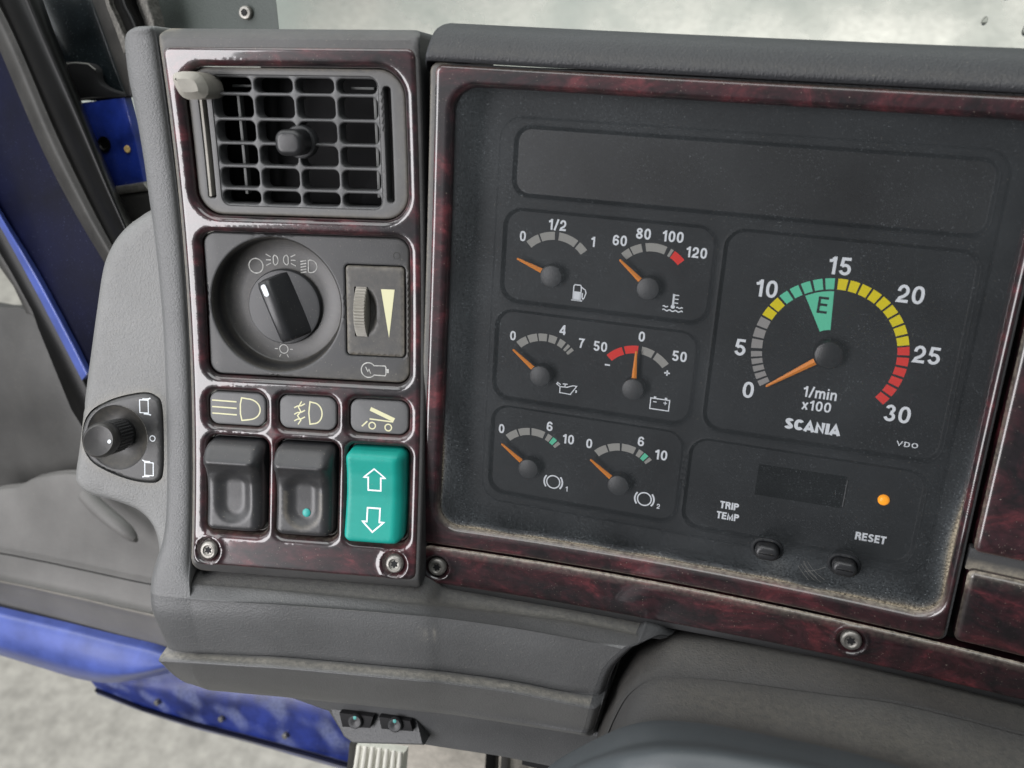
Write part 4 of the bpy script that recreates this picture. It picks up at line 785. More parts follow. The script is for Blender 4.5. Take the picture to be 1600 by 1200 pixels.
for s_, x_, y_ in (('0', 93.2, 11.4), ('5', 88.2, 27.5), ('10', 94.6, 50.7), ('15', 118.6, 61.7), ('20', 143.5, 54.3), ('25', 152.6, 33.3), ('30', 146.7, 10.1)):
    lettering('numeral', s_, x_, y_, 6.4, PW, 'print_white', tg, xs=1.06)
lettering('lettering', '1/min', 119.0, 13.9, 4.2, PW, 'print_white', tg, xs=1.0)
lettering('lettering', 'x100', 118.5, 8.8, 3.9, PW, 'print_white', tg, xs=1.05)
lettering('lettering', 'SCANIA', 118.2, 0.5, 4.3, PW, 'print_white', tg, pen=0.28, xs=1.12, gap=0.06)
lettering('lettering', 'VDO', 152.0, -1.0, 1.9, PW, 'print_white', tg, pen=0.16, xs=1.45, gap=0.2)
t = math.radians(217); d = np.array([math.cos(t), math.sin(t)]); n_ = np.array([-d[1], d[0]]); cc = np.array(TC)
pts = [cc + d * 5.0 + n_ * 1.25, cc + d * 25.0 + n_ * 0.4, cc + d * 25.3, cc + d * 25.0 - n_ * 0.4, cc + d * 5.0 - n_ * 1.25]
mesh('needle', [(*p, 3.0) for p in pts] + [(*p, 2.4) for p in pts] + [(*(cc + d * 5.0), 3.6), (*(cc + d * 24.8), 3.2)], [(0, 10, 11, 1), (1, 11, 2), (2, 11, 3), (3, 11, 10, 4), (0, 4, 10)] + [(i, (i + 1) % 5, (i + 1) % 5 + 5, i + 5) for i in range(5)] + [(9, 8, 7, 6, 5)], 'needle_orange', tg, smooth=False)
lathe('hub_cap', [(5.4, 0.2), (5.4, 3.6), (5.1, 4.2), (4.6, 4.5), (0.1, 4.5)], (*TC, 0), (0, 0, 1), 'black_plastic', tg, n=48)
# trip panel
tr = floor('trip_panel', 75.4, 160.3, -47.7, -11.2)
lettering('lettering', 'TRIP', 92.3, -37.1, 3.1, PW, 'print_white', tr, pen=0.22, xs=0.98, gap=0.08); lettering('lettering', 'TEMP', 92.2, -41.7, 3.1, PW, 'print_white', tr, pen=0.22, xs=0.98, gap=0.08)
lettering('lettering', 'RESET', 145.8, -40.4, 3.3, PW, 'print_white', tr, pen=0.22, xs=0.98, gap=0.08)
strokes('trip_display', [('f', [(101.1, -30.5), (133.5, -30.3), (133.5, -17.2), (101.1, -17.6)])], PW, 'lcd_dark', tr)
tube('display_edge', [(133.9, -18.5, 0.3), (133.8, -29.5, 0.3)], 0.3, 'smooth_plastic', tr, n=8); 
lathe('warning_lamp', [(2.1, 0), (2.1, 0.5), (1.8, 1.1), (1.1, 1.5), (0.1, 1.65)], (147.7, -24.0, 0), (0, 0, 1), 'amber_lamp', tr, n=28, label='amber warning lamp')
# lens with the two push buttons through it
WIN = box2(-23.0, 171.8, -60.0, 114.8, 9.0, 0.9)
BT = [(108.6, -47.6), (136.8, -47.8)]
lens_shape = RR(WIN.cx, WIN.cy, WIN.w + 3, WIN.h + 3, 10)
def lens_d(P, do, dh):
    k = -WIN.sdf(P); bot = sstep(-P[:, 1], -10, 62); dr = sstep(P[:, 0] - P[:, 1], 150, 232)
    e = 0.95 * np.exp(-np.maximum(k, 0) / 0.7) * np.clip(bot + 0.7 * dr, 0, 1) + 0.75 * np.exp(-np.maximum(k - 0.3, 0) / 1.9) * dr * sstep(P[:, 0], 130, 170) + 0.07 * np.exp(-np.maximum(k, 0) / 7.0) * bot + 0.05 * np.exp(-(P[:, 0] + 23) / 18) + 0.035 * np.exp(-((P[:, 0] - 40) / 30) ** 2 - ((P[:, 1] - 106) / 6) ** 2)
    for i, b_ in enumerate(BT): e += 0.13 * np.exp(-(((P[:, 0] - b_[0] - 5) / 13) ** 2 + ((P[:, 1] - b_[1] + 5) / 5.5) ** 2))
    return e * (0.8 + 0.4 * np.sin(P[:, 0] * 0.21) * np.sin(P[:, 1] * 0.13 + P[:, 0] * 0.05)) + 0.01
plate('lens', lens_shape, [RR(*b_, 10.6, 7.4, 3.6) for b_ in BT], lambda P, do, dh: -2.4 + 0 * do, 'cluster_lens', ic, bezel, sp=2.2, rings=(0, 1.0, 1.5, 1.9, 2.4, 3.0, 4.0, 5.5, 7.5), depth=0, hole_depth=0, dustf=lens_d)
for k_, (x_, y_, r_, a0_, a1_) in enumerate(((138, -40, 17, 214, 246), (138, -40, 18.3, 212, 238), (139, -39, 20, 215, 243), (140, -38, 22.4, 216, 236), (141, -38, 24.5, 214, 231), (118, -34, 20.5, -75, -52))):
    strokes('wipe_mark', [('l', circ(x_, y_, r_, r_, a0_, a1_, 14), 0.09)], -2.3 + 0.01 * k_, 'wipe_dust', ic, bezel)
for b_ in BT:
    bt = plate('push_button_collar', RR(*b_, 12.0, 8.6, 4.2), [RR(*b_, 9.4, 6.2, 3.1)], lambda P, do, dh: -1.7 + lip(do, 0.5) + lip(dh, 0.4), 'dial_black', ic, bezel, sp=2, rings=(0, .2, .45), depth=1.5, hole_depth=6, dustf=None)
    prism('push_button', RR(*b_, 8.9, 5.8, 2.88), -9, 2.6, 'black_plastic', bt, bezel, bev=1.5, steps=5)

# ================================================================= wood around the instruments
wb_ = thing('cluster_surround', 'glossy burgundy wood-grain frame around the instrument cluster with a screwed strip below', 'trim', (60, -80, 14))
WO = box2(-30.0, 174.6, -68.4, 122.0, 3.0, 0.9)
def surr_d(P, do, dh): return 0.8 * np.exp(-dh / 0.5) * sstep(-P[:, 1], 40, 62) + 0.4 * np.exp(-do / 0.5) * ((P[:, 1] > 115) | (P[:, 1] < -64)) 
plate('wood_frame', WO, [WIN], lambda P, do, dh: 0.5 + lip(do, 1.6) * 0.9 + lip(dh, 2.4) * 1.1, 'burl_wood', wb_, bezel, sp=2.4, rings=(0, .12, .3, .55, .9, 1.3, 1.7, 2.3, 3.0), depth=6, hole_depth=5, dustf=surr_d)
plate('frame_casing', box2(-32.2, 175.6, -68.8, 122.6, 3.2), [box2(-28.5, 173.0, -67, 120.6, 2)], lambda P, do, dh: -0.6 + lip(do, 1.2), 'casing_plastic', wb_, bezel, sp=3, rings=(0, .3, .7, 1.2), depth=16, hole_depth=3, dustf=lambda P, do, dh: 0.5 * np.exp(-do / 1.0) * (P[:, 0] < -25))
STR = PG([(-29.6, -86.3), (-31.6, -80), (-31.4, -74), (-29.4, -71.2), (-26, -69.6)] + [(x_, -69.6) for x_ in np.linspace(-22, 284, 250)] + [(x_, -86.6 + 0.02 * max(0, x_ - 60)) for x_ in np.linspace(284, -27, 150)], 1)
SCB = [(-22.3, -78.6), (143.8, -76.8)]
def str_h(P, do, dh):
    h = 0.3 + lip(do, 1.3) * 0.9
    for c in SCB:
        r = np.hypot(P[:, 0] - c[0], P[:, 1] - c[1]); h += -1.5 * (1 - sstep(r, 4.0, 5.4)) + 0.45 * np.exp(-((r - 5.9) / 0.8) ** 2)
    return h
ringb = [(c[0] + r * math.cos(t), c[1] + r * math.sin(t)) for c in SCB for r in np.arange(0.5, 7.6, 0.55) for t in np.linspace(0, 2 * math.pi, 28)[:-1]]
plate('wood_strip', STR, [], str_h, 'burl_wood', wb_, bezel, sp=2.4, rings=(0, .15, .4, .8, 1.3), depth=6, dustf=lambda P, do, dh: 1.0 * np.exp(-do / 0.6) * (P[:, 1] > -76), extra=ringb)
screw(wb_, (*SCB[0], -0.8), bezel, r=3.9, h=1.8, turn=0.2); screw(wb_, (*SCB[1], -0.8), bezel, r=3.9, h=1.6, turn=0.9)
cx_ = np.linspace(-24, 286, 40)
loft('strip_chamfer', [bezel(np.c_[cx_, -86.2 + 0.02 * np.maximum(0, cx_ - 60) + dy, np.full(40, dz)]) for dy, dz in ((0.4, -0.9), (-0.4, -1.2), (-2.6, -2.6), (-4.6, -4.4), (-5.4, -6.0), (-5.6, -16))], 'casing_plastic', wb_, nu=60, nv=20)
rp = thing('side_wood_panel', 'upper burgundy wood-grain panel cut off by the right edge, beside the instrument frame', 'panel', (190, -30, 20), 'wood panels right of the instruments')
plate('wood_face', box2(177.6, 284, -31.2, 118, 2.2), [], lambda P, do, dh: 1.2 + lip(do, 1.8), 'burl_wood', rp, bezel, sp=3, rings=(0, .15, .4, .8, 1.3, 1.8), depth=12, dustf=lambda P, do, dh: 0.35 * np.exp(-do / 0.5))
rq = thing('side_wood_panel', 'lower burgundy wood-grain block in the right corner under a dusty groove', 'panel', (190, -66, 20), 'wood panels right of the instruments')
plate('wood_face', box2(177.6, 284, -66.6, -38.6, 2.2), [], lambda P, do, dh: 1.4 + lip(do, 2.0), 'burl_wood', rq, bezel, sp=3, rings=(0, .15, .4, .8, 1.3, 2.0), depth=12, dustf=lambda P, do, dh: 0.7 * np.exp(-do / 0.7) * (P[:, 1] > -45) + 0.2 * np.exp(-do / 0.6))
plate('groove', box2(176.8, 284, -39.4, -30.6, 0.5), [], lambda P, do, dh: -0.8 - 1.5 * sstep(-P[:, 1], 32, 38), 'casing_plastic', rq, bezel, sp=2, rings=(0, .4, 1), depth=4, dustf=lambda P, do, dh: 0.65 * sstep(-P[:, 1], 34, 38.5))

# ================================================================= steering column cover
sc_ = thing('steering_column_cover', 'dusty dark grey steering column cover under the instruments, bottom right', 'column cover', (150, -130, 40))
c0 = [(50.8, -169.5, 20.0), (49.8, -158.5, 6.0), (52.8, -132.8, 4.0), (58.2, -115.0, 3.0), (66.8, -103.4, 2.0), (84.1, -94.6, 2.0), (127.1, -90.4, 4.0), (167.3, -89.4, 8.0), (219.0, -88.5, 14.0)]
c1 = [(52.5, -162.4, 28.0), (52.9, -148.3, 20.0), (56.7, -125.6, 19.0), (62.6, -109.8, 18.0), (70.7, -98.7, 17.0), (87.9, -92.1, 16.0), (127.0, -89.2, 18.0), (165.5, -86.8, 22.0), (215.3, -86.3, 28.0)]
c2 = [(55.2, -151.7, 40.0), (56.4, -138.2, 36.0), (60.9, -118.6, 36.0), (66.3, -105.8, 36.0), (75.9, -98.2, 35.0), (97.0, -93.9, 34.0), (136.8, -88.5, 36.0), (162.3, -83.7, 40.0), (210.2, -82.1, 46.0)]
c2b = [(55.4, -151.4, 41.0), (57.2, -137.4, 37.5), (61.6, -118.2, 37.5), (67.0, -105.5, 37.5), (76.5, -98.0, 36.5), (97.1, -94.1, 35.2), (136.8, -88.8, 37.0), (162.3, -84.0, 41.0), (210.0, -82.4, 47.0)]
c3 = [(58.7, -140.4, 56.0), (60.6, -128.0, 56.0), (65.6, -111.3, 57.0), (72.5, -102.4, 58.0), (83.7, -97.1, 58.0), (108.5, -93.4, 58.0), (136.6, -90.9, 60.0), (160.8, -88.1, 64.0), (205.4, -85.6, 70.0)]
c4 = [(62.7, -129.8, 74.0), (65.7, -118.8, 76.0), (71.7, -102.9, 80.0), (80.1, -95.7, 82.0), (90.5, -92.7, 82.0), (109.5, -90.2, 82.0), (135.5, -87.3, 84.0), (158.0, -85.3, 88.0), (200.1, -84.7, 92.0)]
def onward(r): r = [np.array(p) for p in r]; return r + [r[-1] + (r[-1] - r[-2]) * 0.9, r[-1] + (r[-1] - r[-2]) * 1.8]
c0, c1, c2, c2b, c3, c4 = map(onward, (c0, c1, c2, c2b, c3, c4)); c5 = [p + [0, -70, 6] for p in c4]
loft('upper_shroud', [c0, c1, c2], 'column_plastic', sc_, nu=90, nv=40, dustf=lambda s, t: 0.35 * t * (1 - t) * 3 + 0.25 * s * 0.5)
loft('front_shroud', [np.array(c2) - [0, 0, 1.2], np.array(c2b) - [0, 0, 0.6], c3, c4, c5], 'column_plastic', sc_, nu=90, nv=40, dustf=lambda s, t: 0.45 * np.exp(-((t - 0.34 - 0.12 * s) / 0.13) ** 2) * sstep(s, 0.28, 0.52) + 0.05)
b0 = [(36.6, -136.4, 60.0), (43.7, -123.7, 64.0), (52.8, -111.7, 68.0), (63.1, -99.7, 72.0), (70.8, -92.6, 74.0), (80.6, -87.3, 75.0), (95.2, -84.5, 75.0), (108.2, -82.9, 76.0), (134.6, -80.4, 78.0), (155.3, -79.6, 80.0), (183.7, -80.6, 84.0)]
b1 = [(40.8, -129.8, 72.0), (48.6, -115.7, 78.0), (57.3, -103.0, 84.0), (67.0, -91.3, 90.0), (74.2, -85.2, 92.0), (83.5, -80.3, 93.0), (97.1, -77.4, 93.0), (109.0, -75.6, 94.0), (133.4, -73.0, 96.0), (152.8, -72.1, 98.0), (178.9, -72.7, 102.0)]
b2 = [(44.8, -127.0, 84.0), (52.7, -112.3, 92.0), (61.4, -99.4, 100.0), (70.7, -87.5, 108.0), (77.6, -82.4, 110.0), (86.5, -78.0, 111.0), (99.5, -75.0, 111.0), (110.4, -73.1, 112.0), (133.2, -70.3, 114.0), (151.2, -69.5, 116.0), (175.1, -69.6, 120.0)]
bb = [np.array(p) - [0, 5, 3] for p in b0]
bb, b0, b1, b2 = map(onward, (bb, b0, b1, b2)); b3 = [p + [0, -60, 4] for p in b2]
loft('rubber_boot', [bb, b0, b1, b2, b3], 'boot_rubber', sc_, nu=90, nv=40)

# ================================================================= beyond the dash
# --- cab floor side: fittings under the ledge
sb = thing('lower_switch_box', 'grey box with two dark round sockets tucked under the dashboard ledge', 'switch box', [(-59.8, -193.9, -6.0)][0])
slab('box_face', [(-83.6, -181.8, -2.0), (-37.6, -175.1, -2.0), (-31.6, -184.3, 4.0), (-68.2, -193.7, 4.0), (-74.2, -192.1, 3.0)], 10, 'dash_plastic', sb, bev=1.5)
for i_, q in enumerate(([(-77.0, -179.8, 1.5), (-59.0, -177.0, 1.5), (-60.1, -183.2, 2.5), (-74.8, -186.6, 2.5)], [(-56.0, -176.2, 1.5), (-39.8, -174.3, 1.5), (-37.9, -178.8, 2.5), (-54.1, -181.9, 2.5)])):
    so = slab('socket', q, 3, 'void_black', sb, bev=0.3); m_ = np.mean(np.array(q), 0)
    lathe('push_switch', [(3.6, 0), (3.6, 1.2), (3.0, 2.0), (1.6, 2.0), (0.2, 1.4)], m_ + [0, 0.5, 0.2], (0.1, 0.3, 1), 'smooth_plastic', so, n=24)
    lathe('green_lens', [(0.9, 0), (0.9, 0.4), (0.1, 0.5)], m_ + [0, 3.0, 1.2], (0, 0.3, 1), 'teal_dot', so, n=16)
rb = thing('ribbed_block', 'cream ribbed plastic block seen below the dashboard, cut off by the bottom edge', 'ribbed block', [(-83.6, -258.6, -60.0)][0])
for i_ in range(7):
    a = [(-95.0, -250.0, -60.0), (-90.9, -249.3, -60.0), (-86.5, -248.4, -60.0), (-82.1, -248.0, -60.0), (-77.8, -247.6, -60.0), (-73.4, -247.3, -60.0), (-69.5, -247.0, -60.0)][i_]; b = [(-99.6, -286.2, -60.0), (-95.1, -284.8, -60.0), (-90.2, -283.3, -60.0), (-85.3, -281.8, -60.0), (-80.4, -280.3, -60.0), (-75.6, -278.8, -60.0), (-71.2, -277.4, -60.0)][i_]
    tube('rib', [np.array(a) + (np.array(b) - np.array(a)) * k for k in np.linspace(0, 1, 5)], [1.3, 1.6, 1.6, 1.6, 1.6], 'hose_white', rb, n=12)
slab('back', [(-99.3, -255.6, -64.0), (-68.7, -251.2, -64.0), (-70.3, -285.0, -64.0), (-103.2, -295.3, -64.0)], 6, 'hose_white', rb)
slab('side_flange', [(-104.8, -257.3, -66.0), (-100.3, -256.0, -66.0), (-103.3, -297.1, -66.0), (-108.4, -298.7, -66.0)], 14, 'rubber_grey', rb)
fm = thing('floor_mat', 'beige cab floor covering showing at the bottom edge beside the ribbed block', 'floor mat', [(-68.0, -316.8, -140.0)][0])
slab('mat', [(-110.0, -308.2, -140.0), (16.6, -272.2, -140.0), (21.7, -335.6, -140.0), (-113.5, -379.2, -140.0)], 8, 'carpet_beige', fm)
slab('edge_bar', [(-36.5, -272.4, -120.0), (-29.9, -270.5, -120.0), (-29.0, -334.5, -120.0), (-36.7, -337.0, -120.0)], 8, 'rubber_black', fm)
slab('edge_bar', [(-26.1, -267.9, -118.0), (-21.2, -266.5, -118.0), (-20.0, -329.8, -118.0), (-25.0, -331.5, -118.0)], 6, 'rubber_grey', fm)

# --- door pillar, hinge area and seals at the upper left
dp = thing('door_pillar', 'blue painted door pillar with a dark plate, round hole and yellow spot, left of the vent', 'door pillar', [(-276.4, 48.3, -110.0)][0])
slab('dark_plate', [(-328.1, 156.7, -112.0), (-288.6, 157.7, -112.0), (-282.6, 141.5, -112.0), (-276.5, 125.1, -112.0), (-267.0, 97.8, -112.0), (-298.3, 94.2, -112.0), (-307.2, 110.1, -112.0)], 6, 'tarry_metal', dp, bev=1)
slab('bracket', [(-301.5, 113.9, -105.0), (-292.8, 115.0, -105.0), (-283.5, 114.7, -104.0), (-277.9, 111.9, -103.0), (-276.8, 105.3, -103.0), (-270.4, 101.6, -104.0), (-262.1, 100.0, -105.0), (-263.1, 97.6, -106.0), (-294.0, 94.8, -106.0), (-299.9, 104.8, -106.0)], 5, 'void_black', dp, bev=1.2, smooth=3)
tube('bracket_edge', [(-298.9, 113.6, -103.0), (-291.1, 114.7, -103.0), (-281.8, 114.4, -102.0), (-276.6, 111.6, -101.0)], 0.35, 'print_grey', dp, n=8)
tube('plate_edge', [(-294.0, 94.8, -106.0), (-277.5, 97.1, -106.0), (-262.9, 99.3, -106.0)], 0.7, 'rubber_grey', dp, n=8)
slab('blue_panel', [(-293.3, 93.1, -106.0), (-263.1, 98.0, -106.0), (-257.9, 78.3, -106.0), (-253.6, 43.1, -108.0), (-278.6, 44.6, -108.0), (-285.5, 65.8, -107.0)], 6, 'blue_paint', dp, bev=1)
lathe('hole_rim', [(4.2, 0), (4.2, 0.6), (3.2, 0.8), (2.6, 0.2), (2.4, 0.1)], [(-278.3, 71.7, -105.8)][0], (0, 0, 1), 'rubber_black', dp, n=28)
lathe('paint_spot', [(2.1, 0), (2.0, 0.35), (1.2, 0.5), (0.1, 0.5)], [(-263.1, 70.0, -105.8)][0], (0, 0, 1), 'rust_yellow', dp, n=12)
slab('lower_lip', [(-271.7, 48.6, -102.0), (-250.8, 53.1, -102.0), (-247.8, 48.4, -102.0), (-267.7, 44.6, -102.0)], 4, 'screw_steel', dp, bev=1.2)
slab('lower_bracket', [(-270.9, 45.6, -104.0), (-247.4, 51.1, -104.0), (-246.3, 31.5, -104.0), (-264.5, 28.7, -104.0)], 5, 'rubber_grey', dp, bev=1.5)
slab('upper_band', [(-282.3, 156.9, -104.0), (-264.7, 157.0, -100.0), (-259.1, 138.0, -99.0), (-253.4, 118.9, -99.0), (-254.0, 99.1, -101.0), (-260.6, 98.8, -104.0), (-270.8, 125.0, -105.0), (-276.8, 141.1, -105.0)], 5, 'rubber_grey', dp, bev=1.2)
ds = thing('door_seal', 'black rubber door seal bundle with two woven fabric strips, beside the pillar trim', 'door seal', [(-248.2, 128.7, -96.0)][0])
for nm, m_, rws in (('woven_strip', 'woven', ([(-263.9, 156.5, -96.0), (-262.8, 145.6, -96.0), (-259.2, 136.5, -96.0), (-253.3, 120.7, -96.0)], [(-258.6, 156.2, -92.0), (-257.6, 145.4, -92.0), (-253.9, 137.7, -92.0), (-248.2, 124.6, -92.0)], [(-258.6, 156.5, -95.0), (-257.6, 145.7, -95.0), (-253.8, 138.5, -95.0), (-248.3, 128.0, -95.0)])),
                    ('rubber_tube', 'rubber_black', ([(-261.1, 156.8, -98.0), (-260.0, 145.9, -98.0), (-256.3, 138.1, -98.0), (-250.8, 126.1, -98.0)], [(-244.8, 155.9, -86.0), (-243.4, 145.3, -86.0), (-239.3, 137.7, -86.0), (-235.3, 128.6, -86.0)], [(-247.1, 157.2, -98.0), (-244.8, 146.3, -98.0), (-240.7, 137.4, -98.0), (-238.2, 128.6, -98.0)])),
                    ('woven_strip', 'woven', ([(-246.4, 157.1, -97.0), (-244.4, 146.3, -97.0), (-241.5, 138.5, -97.0), (-239.0, 129.1, -97.0)], [(-235.5, 156.7, -91.0), (-234.0, 146.0, -91.0), (-231.4, 138.4, -91.0), (-229.8, 129.1, -91.0)], [(-234.6, 157.4, -97.0), (-232.6, 146.6, -97.0), (-230.4, 138.9, -97.0), (-228.7, 129.5, -97.0)]))):
    loft(nm, rws, m_, ds, nu=24, nv=16, thick=3)
pt = thing('pillar_trim', 'grey-green windscreen pillar trim with a star-socket screw, above the switch panel', 'pillar trim', [(-211.2, 138.2, -120.0)][0])
loft('cover', [[(-254.8, 169.8, -125.0), (-252.9, 150.3, -125.0), (-250.1, 130.4, -125.0), (-247.6, 116.9, -125.0)], [(-237.7, 168.9, -116.0), (-235.7, 149.9, -116.0), (-233.7, 130.5, -116.0), (-231.2, 117.4, -116.0)], [(-217.2, 168.3, -108.0), (-214.3, 149.8, -108.0), (-212.1, 130.9, -108.0), (-210.4, 118.1, -108.0)], [(-170.2, 168.3, -100.0), (-167.8, 150.5, -100.0), (-166.0, 132.3, -100.0), (-164.1, 120.0, -100.0)], [(-170.4, 168.8, -104.0), (-167.2, 150.9, -104.0), (-165.0, 132.6, -104.0), (-163.4, 120.2, -104.0)], [(-185.1, 171.9, -130.0), (-181.7, 153.0, -130.0), (-179.4, 133.6, -130.0), (-177.7, 120.5, -130.0)]], 'pillar_trim', pt, nu=30, nv=40)
sp_ = np.array([(-181.2, 144.0, -100.0)][0])
s_ = lathe('screw', [(3.4, -3), (3.4, 0.8), (2.9, 1.5), (1.8, 1.7), (1.5, 1.1)], sp_, (0.1, 0, 1), 'screw_steel', pt, n=28)
strokes('socket', [('f', [(sp_[0] + 1.45 * (1 + 0.2 * math.cos(6 * a)) * math.cos(a), sp_[1] + 1.45 * (1 + 0.2 * math.cos(6 * a)) * math.sin(a)) for a in np.linspace(0, 2 * math.pi, 37)[:-1]])], sp_[2] + 1.75, 'void_black', s_)

# --- open door on the left
dr = thing('cab_door', 'open dark blue cab door with black rubber seal and grey inner lining, at the left edge', 'door', [(-354.5, -156.0, -110.0)][0])
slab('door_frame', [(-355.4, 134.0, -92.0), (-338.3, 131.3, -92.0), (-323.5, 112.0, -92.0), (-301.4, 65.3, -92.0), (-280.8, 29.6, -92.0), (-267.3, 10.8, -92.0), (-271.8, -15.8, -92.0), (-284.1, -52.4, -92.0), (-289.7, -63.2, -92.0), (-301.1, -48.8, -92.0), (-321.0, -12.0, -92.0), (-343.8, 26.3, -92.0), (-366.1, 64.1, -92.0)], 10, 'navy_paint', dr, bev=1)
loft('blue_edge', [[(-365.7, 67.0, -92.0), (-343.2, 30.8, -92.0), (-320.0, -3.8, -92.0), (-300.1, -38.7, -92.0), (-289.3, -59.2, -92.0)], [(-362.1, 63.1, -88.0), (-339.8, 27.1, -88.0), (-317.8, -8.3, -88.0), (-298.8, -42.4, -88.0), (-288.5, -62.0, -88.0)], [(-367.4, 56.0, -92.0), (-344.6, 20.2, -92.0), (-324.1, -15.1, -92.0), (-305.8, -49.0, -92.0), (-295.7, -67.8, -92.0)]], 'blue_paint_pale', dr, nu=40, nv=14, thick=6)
loft('grey_seal_lip', [[(-347.4, 159.8, -88.0), (-327.5, 118.3, -88.0), (-306.4, 69.6, -88.0), (-287.6, 35.2, -88.0), (-273.7, 13.7, -88.0), (-264.5, 0.7, -88.0)], [(-335.9, 160.6, -82.0), (-316.1, 121.8, -82.0), (-295.7, 74.0, -82.0), (-277.0, 38.9, -82.0), (-264.1, 18.1, -82.0), (-255.1, 5.0, -82.0)], [(-332.7, 162.2, -84.0), (-312.5, 125.3, -84.0), (-291.9, 78.0, -84.0), (-273.3, 41.5, -84.0), (-261.3, 20.6, -84.0), (-252.3, 6.4, -84.0)]], 'rubber_grey', dr, nu=40, nv=12, thick=5)
loft('rubber_seal', [[(-338.6, 163.5, -90.0), (-319.1, 124.7, -90.0), (-298.2, 77.4, -90.0), (-279.4, 39.6, -90.0), (-267.2, 17.7, -90.0), (-257.3, 3.0, -90.0)], [(-314.7, 162.1, -76.0), (-297.4, 125.4, -76.0), (-277.0, 81.2, -76.0), (-260.6, 47.1, -76.0), (-249.4, 25.0, -76.0), (-241.5, 10.3, -76.0)], [(-298.4, 161.7, -70.0), (-282.9, 125.6, -70.0), (-264.1, 84.8, -70.0), (-249.5, 52.3, -70.0), (-239.3, 30.9, -70.0), (-232.5, 14.3, -70.0)], [(-296.0, 162.5, -76.0), (-281.8, 126.7, -76.0), (-264.2, 86.6, -76.0), (-251.0, 53.7, -76.0), (-242.2, 33.3, -76.0), (-233.8, 15.0, -76.0)], [(-305.9, 164.4, -92.0), (-292.8, 127.2, -92.0), (-273.4, 79.4, -92.0), (-261.0, 49.5, -92.0), (-251.6, 30.6, -92.0), (-243.7, 11.5, -92.0)]], 'rubber_black', dr, nu=50, nv=26)
slab('black_strip', [(-379.6, 57.1, -104.0), (-356.5, 19.2, -104.0), (-335.3, -16.2, -104.0), (-307.5, -69.1, -104.0), (-293.2, -94.3, -104.0), (-296.0, -125.0, -104.0), (-317.2, -93.8, -104.0), (-336.6, -43.0, -104.0), (-339.3, -33.6, -104.0), (-358.9, 1.4, -104.0), (-382.3, 39.9, -104.0)], 8, 'rubber_black', dr, bev=1)
slab('grey_strip', [(-386.5, 39.2, -108.0), (-363.0, -0.0, -108.0), (-346.8, -24.7, -108.0), (-340.6, -37.0, -108.0), (-348.2, -36.3, -108.0), (-355.9, -20.1, -108.0), (-364.3, -9.8, -108.0), (-388.3, 27.4, -108.0)], 8, 'rubber_grey', dr, bev=1)
loft('upper_lining', [[(-443.3, -47.8, -150.0), (-410.5, -48.4, -150.0), (-379.2, -50.0, -146.0), (-343.5, -95.7, -140.0), (-330.0, -134.5, -138.0)], [(-444.0, -79.3, -146.0), (-411.4, -84.2, -146.0), (-383.3, -88.4, -142.0), (-349.4, -119.0, -138.0), (-329.6, -147.8, -136.0)], [(-455.9, -130.2, -150.0), (-421.5, -129.7, -150.0), (-397.3, -130.0, -148.0), (-365.3, -153.1, -146.0), (-331.8, -174.7, -142.0)], [(-490.6, -222.1, -170.0), (-452.5, -214.8, -170.0), (-425.8, -208.8, -168.0), (-380.8, -203.7, -164.0), (-333.0, -208.1, -160.0)]], 'card_shaded', dr, nu=40, nv=30, thick=10)
loft('lower_lining', [[(-448.5, -190.7, -134.0), (-410.3, -176.7, -132.0), (-391.8, -171.4, -132.0), (-373.5, -161.4, -130.0), (-343.1, -152.2, -128.0), (-311.3, -149.9, -126.0), (-265.6, -159.2, -124.0)], [(-437.6, -187.0, -124.0), (-400.2, -174.2, -122.0), (-382.1, -168.9, -122.0), (-364.1, -159.5, -120.0), (-334.3, -150.9, -118.0), (-303.2, -149.9, -116.0), (-257.2, -157.8, -114.0)], [(-435.9, -209.6, -119.0), (-399.4, -204.4, -117.0), (-376.3, -202.2, -116.0), (-348.4, -199.9, -115.0), (-321.2, -198.7, -114.0), (-294.8, -197.5, -113.0), (-258.4, -198.7, -112.0)], [(-434.6, -235.1, -114.0), (-398.5, -234.0, -112.0), (-375.4, -232.4, -111.0), (-347.4, -231.2, -110.0), (-320.1, -230.0, -109.0), (-293.5, -229.4, -108.0), (-256.6, -227.1, -107.0)], [(-428.5, -235.8, -108.0), (-392.6, -233.6, -106.0), (-369.7, -232.0, -105.0), (-342.0, -230.7, -104.0), (-315.0, -229.5, -103.0), (-288.7, -228.8, -102.0), (-252.2, -227.4, -101.0)], [(-433.9, -244.3, -112.0), (-397.7, -241.9, -110.0), (-374.5, -240.3, -109.0), (-346.5, -239.5, -108.0), (-319.2, -238.6, -107.0), (-292.6, -237.8, -106.0), (-255.8, -237.4, -105.0)], [(-448.9, -274.3, -122.0), (-411.6, -272.6, -120.0), (-387.6, -270.7, -119.0), (-358.7, -269.6, -118.0), (-330.5, -268.5, -117.0), (-303.0, -267.4, -116.0), (-264.9, -266.6, -115.0)]], 'card_grey', dr, nu=60, nv=50, thick=6, dustf=lambda s, t: 0.35 * np.exp(-((t - 0.66) / 0.06) ** 2))
tube('lining_seam', [(-416.8, -215.8, -110.5), (-382.4, -213.1, -109.5), (-349.1, -211.5, -108.5), (-316.9, -210.4, -107.5), (-285.6, -209.4, -106.5), (-260.5, -208.3, -106.0)], 0.5, 'rubber_black', dr, n=8)
tube('lining_peg', [(-311.2, -151.0, -104.0), (-301.3, -156.0, -101.0), (-291.2, -160.4, -99.0), (-282.1, -164.5, -98.0), (-275.7, -168.6, -98.0), (-272.9, -172.2, -99.0), (-272.3, -175.3, -101.0)], [5.0, 5.2, 5.2, 5.0, 4.4, 3.2, 1.4], 'card_grey', dr, n=20)
